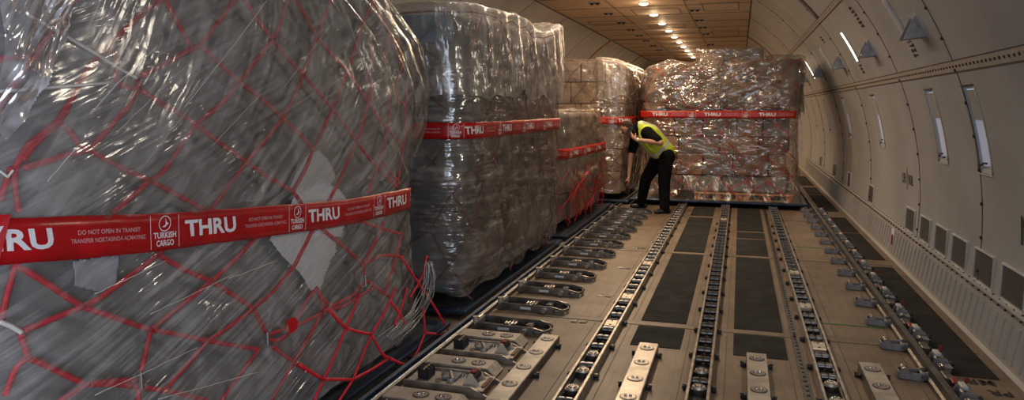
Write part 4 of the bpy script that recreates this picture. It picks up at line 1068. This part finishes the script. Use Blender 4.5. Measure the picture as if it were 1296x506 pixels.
# ---- third pallet, low
t3 = thing('cargo_pallet', 'low wrapped pallet with a tilted tape, between second pallet and person', 'cargo pallet', (-3.1, 10.0, 0), 'film-wrapped cargo pallets')
def warp3(x, y, z): return z if z < 1.2 else 1.2 + (z - 1.2) * interp([(8.4, 1.0), (10.8, .93), (11.6, .85)], y)
in3 = Load(xr=[(0, -2.03), (.5, -2.0), (1.6, -2.0)], xl=LX, yn=8.55, yf=[(0, 11.72), (.45, 11.68), (1.0, 11.45), (1.3, 11.2), (1.6, 10.95)], ztop=1.60, n=12, warp=warp3)
pallet_base(t3, LX - .02, -1.935, 8.45, 11.68, .04)
cartons(in3, t3, ['b1', 'b3', 'b4', 'g4', 'b0'], 3, 5, [.36, .36, .36, .36], .05, 21)
shell(in3, 'cargo_cover', simple('brown_cargo_cover', (.24, .19, .155), .8, 0, .45, 3, .6), t3, .60, 1.54, -.02, .008, ds=.06, dz=.05, seed=33)
diamond_net(in3, 'cargo_net', M['rope'], t3, .12, .85, .0, .006, (.34, .40), .09, (0, 5.4), 8, .15)
rnd = random.Random(4); mb = MB()
for k in range(5):
    s_ = in3.arc_of(8.8 + .38 * k, .5); z = .75; pts = []
    for q in range(9): pts.append(in3.P(s_ + .14 * sin(q * .8 + k) , z - q * .07, .03 + .03 * sin(q + k)))
    mb.tube(pts, .007, M['rope'], 5)
mb.build('loose_rope', t3)
shell(in3, 'plastic_wrap', M['film3'], t3, .58, 1.58, .022, .012, ds=.04, dz=.035, ragged=.18, seed=41, fold=lambda s_, z: .035 * max(0, 1 - abs(z - .68) / .12))
zc3 = lambda s_: interp([(8.2, 1.045), (8.6, 1.05), (11.5, 1.02)], in3.ab(1)[3] + in3.u(s_)[1] * in3.ab(1)[1])
band(in3, t3, zc3, in3.arc_of(8.6, 1.0) - .8, in3.arc_of(11.35, 1.0), .125, .040, M['tape2'], [in3.arc_of(8.9, 1.0) + .74 * k for k in range(-1, 3)], far=True)

# ---- fifth pallet behind, left lane
t5 = thing('cargo_pallet', 'tall pale wrapped pallet behind the low pallet, left of the person', 'cargo pallet', (-3.0, 13.7, 0), 'film-wrapped cargo pallets')
def warp5(x, y, z): return z if z < 1.8 else 1.8 + (z - 1.8) * interp([(-2.35, 1.0), (-1.95, .92), (-1.80, .72), (-1.6, .45)], x)
in5 = Load(xr=[(0, -1.80), (1.5, -1.72), (2.1, -1.68), (2.5, -1.80)], xl=LX, yn=12.15, yf=15.1, ztop=2.42, n=9, warp=warp5)
pallet_base(t5, LX - .02, -1.72, 12.08, 15.2, .04)
cartons(in5, t5, ['b0', 'b2', 'b4', 'b1'], 5, 3, [.38, .38, .38, .38, .36, .34], .04, 31)
diamond_net(in5, 'cargo_net', M['rope_dark'], t5, .15, 2.4, .0, .008, (.33, .40), .06, (0, 4.5), 15)
shell(in5, 'plastic_wrap', M['film3'], t5, .18, 2.40, .018, .010, ds=.04, dz=.035, ragged=.1, seed=51)
h5 = Load(xr=[(0, -1.72), (2.5, -1.76)], xl=-2.35, yn=12.10, yf=15.15, ztop=2.47, n=8, warp=warp5)
shell(h5, 'film_hood', M['hood2'], t5, 1.75, 2.44, 0.0, .004, fold=fold2, ds=.03, dz=.05, ragged=.14, seed=54)
band(in5, t5, lambda s_: 1.40, .2, 2.6, .125, .036, M['tape2'], [.35 + .74 * k for k in range(0, 3)], far=True)

# ---- fourth pallet: across the end of the lane
t4 = thing('cargo_pallet', 'wide glossy wrapped pallet with stacked cartons and wooden skid at the lane end', 'cargo pallet', (-.35, 13.7, 0), 'film-wrapped cargo pallets')
def warp4(x, y, z): return z if z < 1.7 else 1.7 + (z - 1.7) * interp([(-1.7, .66), (-1.5, .84), (-1.15, .97), (-.75, .93), (-.2, .98), (.1, 1.04), (.95, 1.04)], x)
in4 = Load(xr=[(0, .90), (.5, .93), (1.2, .78 + .1), (1.6, .90), (2.4, .93)], xl=[(0, -1.52), (.6, -1.50), (1.4, -1.58), (2.0, -1.58), (2.4, -1.45)], yn=[(0, 12.38), (.6, 12.36), (1.8, 12.36), (2.4, 12.45)], yf=14.9, ztop=2.37, n=12, warp=warp4, zbot=.2)
pallet_base(t4, -1.72, 1.06, 12.12, 15.1, .078)
# wooden skid under the load
for cx in (-.30, .48):
    mb = MB()
    for q in range(3): mb.box((cx + (q - 1) * .33, 12.95, .145), (.10, 1.0, .09), M['wood'], bev=.004)
    mb.box((cx, 12.47, .20), (.78, .10, .022), M['wood'], bev=.003); mb.box((cx, 12.47, .097), (.78, .10, .018), M['wood'], bev=.003)
    for q in range(5): mb.box((cx, 12.62 + .18 * q, .20), (.78, .10, .022), M['wood'], bev=.003)
    mb.build('wooden_skid', t4)
cartons(in4, t4, ['b1', 'g4', 'b3', 'b1', 'b5', 'g2'], 4, 3, [.27, .36, .28, .36, .42, .38], .035, 44, z0=.23, jit=.10)
shell(in4, 'cargo_cover', simple('dark_brown_bulk', (.17, .125, .095), .8, 0, .7, 2.6, .7), t4, 1.62, 2.32, -.03, .012, ds=.06, dz=.05, seed=35)
for k, (x0, x1, y, z, h) in enumerate([(-.70, -.30, 12.9, 2.28, .26), (-.27, .33, 12.8, 2.28, .30), (.36, .90, 12.6, 2.28, .10)]):
    MB().box(((x0 + x1) / 2, y + .3, z + h / 2 - .02), (x1 - x0, .55, h), M[['b2', 'g0', 'b3'][k]], bev=.015).build('carton', t4)
diamond_net(in4, 'cargo_net', M['rope'], t4, .12, 2.36, .004, .009, (.36, .36), .06, (-.1 + in4.len - 1.3, in4.len + 1.45), 9, .12)
shell(in4, 'plastic_wrap', M['film3'], t4, lambda s_: .50, 2.34, .018, .016, ds=.03, dz=.03, ragged=.06, seed=61, fold=lambda s_, z: .045 * noise.noise(Vector((s_ * 4 + z * 2, z * 6, 70))) * (1 if z > 1.7 else .4))
sk4 = Load(xr=[(0, 1.03), (.2, 1.00), (.5, .94)], xl=[(0, -1.66), (.2, -1.60), (.5, -1.52)], yn=[(0, 12.16), (.2, 12.24), (.5, 12.35)], yf=15, ztop=.55, n=12)
shell(sk4, 'film_skirt', M['skirt4'], t4, .10, .50, .0, .006, ds=.04, dz=.03, ragged=.06, seed=64, top=False, fold=lambda s_, z: .02 * noise.noise(Vector((s_ * 7, z * 4, 9))))
h4 = Load(xr=.97, xl=-1.62, yn=[(0, 12.28), (1.4, 12.30), (2.4, 12.38)], yf=14.98, ztop=2.42, n=9, warp=warp4)
shell(h4, 'film_hood', M['hood4'], t4, lambda s_: 1.72 - .10 * min(3, max(0, (s_ if s_ < h4.len / 2 else s_ - h4.len) + .4)), 2.39, .0, .006, ds=.025, dz=.03, ragged=.14, seed=68, fold=lambda s_, z: .05 * noise.noise(Vector((s_ * 3 - z * 5, z * 2 + s_, 77))) + .02 * abs(noise.noise(Vector((s_ * 9 - z * 14, z, 79)))))
tb = Load(xr=.37, xl=-.76, yn=12.74, yf=13.5, ztop=2.58, n=8)
shell(tb, 'film_hood', M['film3'], t4, 2.26, 2.57, .0, .01, ds=.03, dz=.03, ragged=.02, seed=66)
mb = MB()
for k, ln in enumerate([[(-1.4, .42), (-1.0, .14)], [(-1.1, .14), (-.9, .44)], [(-.2, .40), (.05, .13)], [(.45, .42), (.85, .13)], [(.1, .44), (.42, .13)], [(-.6, .42), (-.45, .14)]]):
    (xa, za), (xb, zb) = ln; mb.tube([Vector((xa + (xb - xa) * q / 5, 12.34 - .12 * q / 5, za + (zb - za) * q / 5)) for q in range(6)], .010, M['rope'], 5, .6)
mb.build('net_leg', t4)
c0 = in4.len  # near side centre is arc 0; x centre about -.33
band(in4, t4, lambda s_: 1.50 if True else 0, -1.22, 1.12, .115, .068, M['tape2'], [-.98, -.20, .58], far=True)

# ================================================================== the person
def capsule_mesh(parts, voxel, mat, name, parent, smooth=4, stripes=None):
    bm = bmesh.new()
    for (a, ra, b, rb) in parts:
        a = Vector(a); b = Vector(b); t = bmesh.new()
        for c, r in ((a, ra), (b, rb)):
            rr = r if isinstance(r, tuple) else (r, r, r)
            g = bmesh.ops.create_icosphere(t, subdivisions=2, radius=1)
            for v in g['verts']: v.co = Vector((v.co.x * rr[0], v.co.y * rr[1], v.co.z * rr[2])) + c
        h = bmesh.ops.convex_hull(t, input=t.verts[:])
        bmesh.ops.delete(t, geom=[e for e in h['geom_interior'] if isinstance(e, bmesh.types.BMVert)], context='VERTS')
        me = bpy.data.meshes.new('c'); t.to_mesh(me); t.free(); bm.from_mesh(me); bpy.data.meshes.remove(me)
    me = bpy.data.meshes.new(name); bm.to_mesh(me); bm.free()
    ob = bpy.data.objects.new('tmp', me); COL.objects.link(ob)
    md = ob.modifiers.new('r', 'REMESH'); md.mode = 'VOXEL'; md.voxel_size = voxel
    m2 = ob.modifiers.new('s', 'SMOOTH'); m2.factor = .5; m2.iterations = smooth
    dg = bpy.context.evaluated_depsgraph_get(); dg.update(); out = bpy.data.meshes.new_from_object(ob.evaluated_get(dg)); out.name = name
    bpy.data.objects.remove(ob); out.materials.clear()
    for m in (mat if isinstance(mat, list) else [mat]): out.materials.append(m)
    for p in out.polygons:
        p.use_smooth = True
        if stripes and stripes(p.center, p.normal): p.material_index = 1
    return link_mesh(name, out, parent)
def finger(base, d, curl, L, r, ax):
    """three bent phalanges as capsules"""
    p = Vector(base); d = Vector(d).normalized(); out = []
    for k, f in enumerate((.45, .32, .23)):
        q = p + d * L * f; out.append((tuple(p), r * (1 - .1 * k), tuple(q), r * (.9 - .1 * k))); p = q; d = (Matrix.Rotation(curl, 3, ax) @ d)
    return out
def V(*a): return Vector(a)
PO = V(-1.25, 11.35, 0)
man = thing('person', 'person in a yellow high-visibility vest bending down with a phone at the ear', 'person', PO)
hipC = V(-1.10, 11.42, .90); hipN = V(-1.06, 11.33, .88); hipF = V(-1.16, 11.50, .88)
kneeN = V(-1.07, 11.26, .49); kneeF = V(-1.39, 11.62, .49); ankN = V(-1.05, 11.22, .10); ankF = V(-1.47, 11.72, .10)
chest = V(-1.33, 11.32, 1.18); neckB = V(-1.47, 11.26, 1.30); head = V(-1.635, 11.20, 1.275)
shN = V(-1.33, 11.13, 1.24); elN = V(-1.11, 11.02, 1.09); haN = V(-1.47, 11.00, 1.13)
shF = V(-1.54, 11.42, 1.16); elF = V(-1.61, 11.38, .82); haF = V(-1.62, 11.33, .55)
L = lambda p: tuple(p - PO)
hd = (head - neckB).normalized(); face = V(-.62, -.30, -.45).normalized()
sidev = face.cross(V(0, 0, 1)).normalized()
upv = sidev.cross(face).normalized()
if upv.z < 0: upv = -upv
body = [(L(hipC), .125, L(chest), .135), (L(chest), .135, L(neckB), .09), (L(chest), .11, L(shN), .062), (L(chest), .11, L(shF), .062),
        (L(neckB), .062, L(head - upv * .02), .055),
        (L(head), (.090, .090, .10), L(head + upv * .035), .094), (L(head + face * .03 - upv * .05), .058, L(head + face * .045 - upv * .085), .034),
        (L(head + face * .095 - upv * .012), .013, L(head + face * .115 - upv * .035), .016),   # nose
        (L(head + face * .082 - upv * .062), .014, L(head + face * .084 - upv * .068), .013),    # lips
        (L(head + sidev * .090 - face * .01), .014, L(head + sidev * .094 - upv * .03 - face * .005), .013), (L(head - sidev * .090 - face * .01), .014, L(head - sidev * .094 - upv * .03 - face * .005), .013),
        (L(hipN), .085, L(kneeN), .055), (L(kneeN), .055, L(ankN), .036), (L(hipF), .085, L(kneeF), .055), (L(kneeF), .055, L(ankF), .036),
        (L(shN), .058, L(elN), .043), (L(elN), .043, L(haN), .027), (L(shF), .056, L(elF), .042), (L(elF), .042, L(haF), .027)]
# hands: near one closed round the phone, far one reaching down
pn = haN; dn = (V(-1.56, 11.02, 1.20) - haN).normalized()
palmE = pn + dn * .075; body.append((L(pn), (.026, .026, .030), L(palmE), (.022, .030, .036)))
for k in range(4): body += finger(L(palmE + V(.0, -.014, .03 - .020 * k)), dn + V(0, .35, .1), -.45, (.070, .078, .074, .058)[k], .0088, 'Z')
body += finger(L(pn + dn * .03 + V(.01, .02, .03)), V(-.25, .5, .8), .2, .062, .0100, 'Y')
pf = haF; dfv = V(-.05, -.02, -1).normalized(); palmE = pf + dfv * .08
body.append((L(pf), (.026, .030, .028), L(palmE), (.020, .040, .026)))
for k in range(4): body += finger(L(palmE + V(0, -.030 + .020 * k, -.005)), dfv + V(-.1, 0, 0), .28, (.062, .074, .078, .070)[k], .0090, 'Y')
body += finger(L(pf + dfv * .03 + V(-.012, -.03, 0)), V(-.35, -.55, -.8), .15, .066, .0105, 'Y')
capsule_mesh(body, .0065, M['skin'], 'body', man, 3)
# hair cap over the crown and back of the head
def hair_ok(c, n): return True
hr = [(L(head + upv * .035 - face * .02), (.098, .098, .092), L(head + upv * .050 - face * .012), .092), (L(head - face * .045 - upv * .02), .078, L(head - face * .03 + upv * .03), .090)]
capsule_mesh(hr, .008, M['hair'], 'hair', man, 3)
# eyes and brows
mb = MB()
for s in (-1, 1): mb.add(*ico(L(head + face * .096 + sidev * .032 * s + upv * .004), .010, 2), M['cloth'], True)
mb.build('eye', man)
# clothes
TK = 1.17
def thick(ps): return [(a, ra * TK, b, rb * TK) for a, ra, b, rb in ps]
tr = [(L(hipC + V(0, 0, .03)), .142, L(hipC + V(-.02, 0, -.05)), .135), (L(hipN), .112, L(kneeN), .082), (L(kneeN), .082, L(ankN + V(0, 0, -.01)), .066), (L(hipF), .112, L(kneeF), .082), (L(kneeF), .082, L(ankF + V(0, 0, -.01)), .066), (L(hipN + V(.03, 0, -.02)), .10, L(hipF + V(.03, 0, -.02)), .10)]
capsule_mesh(thick(tr), .010, M['cloth'], 'trousers', man, 3)
sh = [(L(hipC + V(-.03, 0, .05)), .145, L(chest), .152), (L(chest), .150, L(neckB), .092), (L(chest), .12, L(shN), .080), (L(chest), .12, L(shF), .080), (L(shN), .080, L(shN + (elN - shN) * .75), .064), (L(shF), .076, L(shF + (elF - shF) * .60), .060)]
capsule_mesh(thick(sh), .010, M['cloth'], 'shirt', man, 3)
ax = (neckB - hipC).normalized(); o0 = hipC - PO
def stripe(c, n):
    t = (c - o0).dot(ax); q = (c - o0) - ax * t; lat = q.dot(V(0, -1, 0).cross(ax).normalized())
    s = q.dot(V(.3, -1, 0).normalized())
    return (.085 < t < .135) or (.0 < 1 and t > .13 and (.035 < s < .085))
ve = [(L(hipC + V(.0, 0, .015)), .155, L(hipC + (chest - hipC) * .5), .165), (L(hipC + (chest - hipC) * .5), .165, L(chest), .166), (L(chest), .164, L(neckB + V(.035, 0, .0)), .100), (L(chest + V(.02, 0, .02)), .13, L(shN + V(.0, .05, .02)), .078), (L(chest + V(.02, 0, .02)), .13, L(shF + V(.02, -.05, .03)), .075)]
capsule_mesh(thick(ve), .010, [M['vest'], M['stripe']], 'safety_vest', man, 4, stripe)
for nm, an, d in (('n', ankN, V(-.8, -.6, 0)), ('f', ankF, V(-.95, -.3, 0))):
    d.normalize(); g = V(an.x, an.y, .0)
    capsule_mesh([(L(g - d * .06 + V(0, 0, .045)), .045, L(g + d * .06 + V(0, 0, .042)), .042), (L(g + d * .05 + V(0, 0, .040)), .042, L(g + d * .15 + V(0, 0, .034)), .036), (L(g - d * .04 + V(0, 0, .06)), .044, L(g + V(0, 0, .10)), .045)], .008, M['shoe'], 'shoe', man, 3)
w = haN - (haN - elN).normalized() * .02; mb = MB(); mb.cyl(L(w - (haN - elN).normalized() * .012), L(w + (haN - elN).normalized() * .012), .034, M['watch'], 16); mb.build('wristwatch', man)
ph = MB(); rm = Matrix.Rotation(R(28), 3, 'Y'); ph.box((0, 0, 0), (.075, .012, .145), M['phone'], rm, bev=.006); ph.box((.0, -.007, 0), (.062, .002, .125), M['black'], rm)
tag(ph.build('mobile_phone', None, (head.x + .045, head.y - .105, head.z + -.015)), 'black mobile phone held to the ear of the bending person', 'phone')

# ================================================================== light
def lamp(name, kind, loc, energy, col, **kw):
    ld = bpy.data.lights.new(name, kind); ld.energy = energy; ld.color = col
    for k, v in kw.items(): setattr(ld, k, v)
    o = bpy.data.objects.new(name, ld); COL.objects.link(o); o.location = loc; return o
WARM = (1.0, .70, .43)
for k, y in enumerate([5.49, 7.11, 8.73, 10.35] + LY):
    e = (12, 26, 50, 54)[k] if k < 4 else 38; c = ((1, .90, .78), (1, .86, .70), (1, .78, .54), (1, .74, .48))[k] if k < 4 else WARM
    o = lamp('ceiling_light', 'AREA', (WX - .04, y, CZ - .07), e * .95, c, shape='DISK', size=.16)
    lamp('ceiling_glow', 'POINT', (WX - .04, y, CZ - .14), 1.5 if k < 4 else 4.0, c, shadow_soft_size=.06)
for y, e in ((9.66, 9), (14.9, 9), (4.2, 16)):
    o = lamp('tube_light', 'AREA', wp(30.6, y, .05), e, (1, .88, .70), shape='RECTANGLE', size=.40, size_y=.08); nrm = (wp(30.6, y, .2) - wp(30.6, y)); o.rotation_euler = nrm.to_track_quat('-Z', 'Y').to_euler()
o = lamp('added_cool_fill', 'AREA', (-1.2, -4.7, 1.7), 105, (.74, .84, 1.0), shape='RECTANGLE', size=4.2, size_y=2.6); o.rotation_euler = (V(.12, 1, 0)).to_track_quat('-Z', 'Z').to_euler()  # added cool fill for the near surfaces; the end wall has no opening
# daylight through the open cargo door behind the camera
o = lamp('door_daylight', 'AREA', (1.9, -2.6, 1.5), 185, (.80, .87, 1.0), shape='RECTANGLE', size=3.4, size_y=2.6); o.rotation_euler = (V(-1, .35, -.02)).to_track_quat('-Z', 'Z').to_euler()
wd = bpy.data.worlds.new('sky'); scene.world = wd; wd.use_nodes = True
wd.node_tree.nodes['Background'].inputs[0].default_value = (.55, .68, .9, 1); wd.node_tree.nodes['Background'].inputs[1].default_value = 1.0
vs.exposure = -0.03
for t in (t1, t2, t3, t4, t5):
    for ch in t.children: ch.location = ch.location - t.location
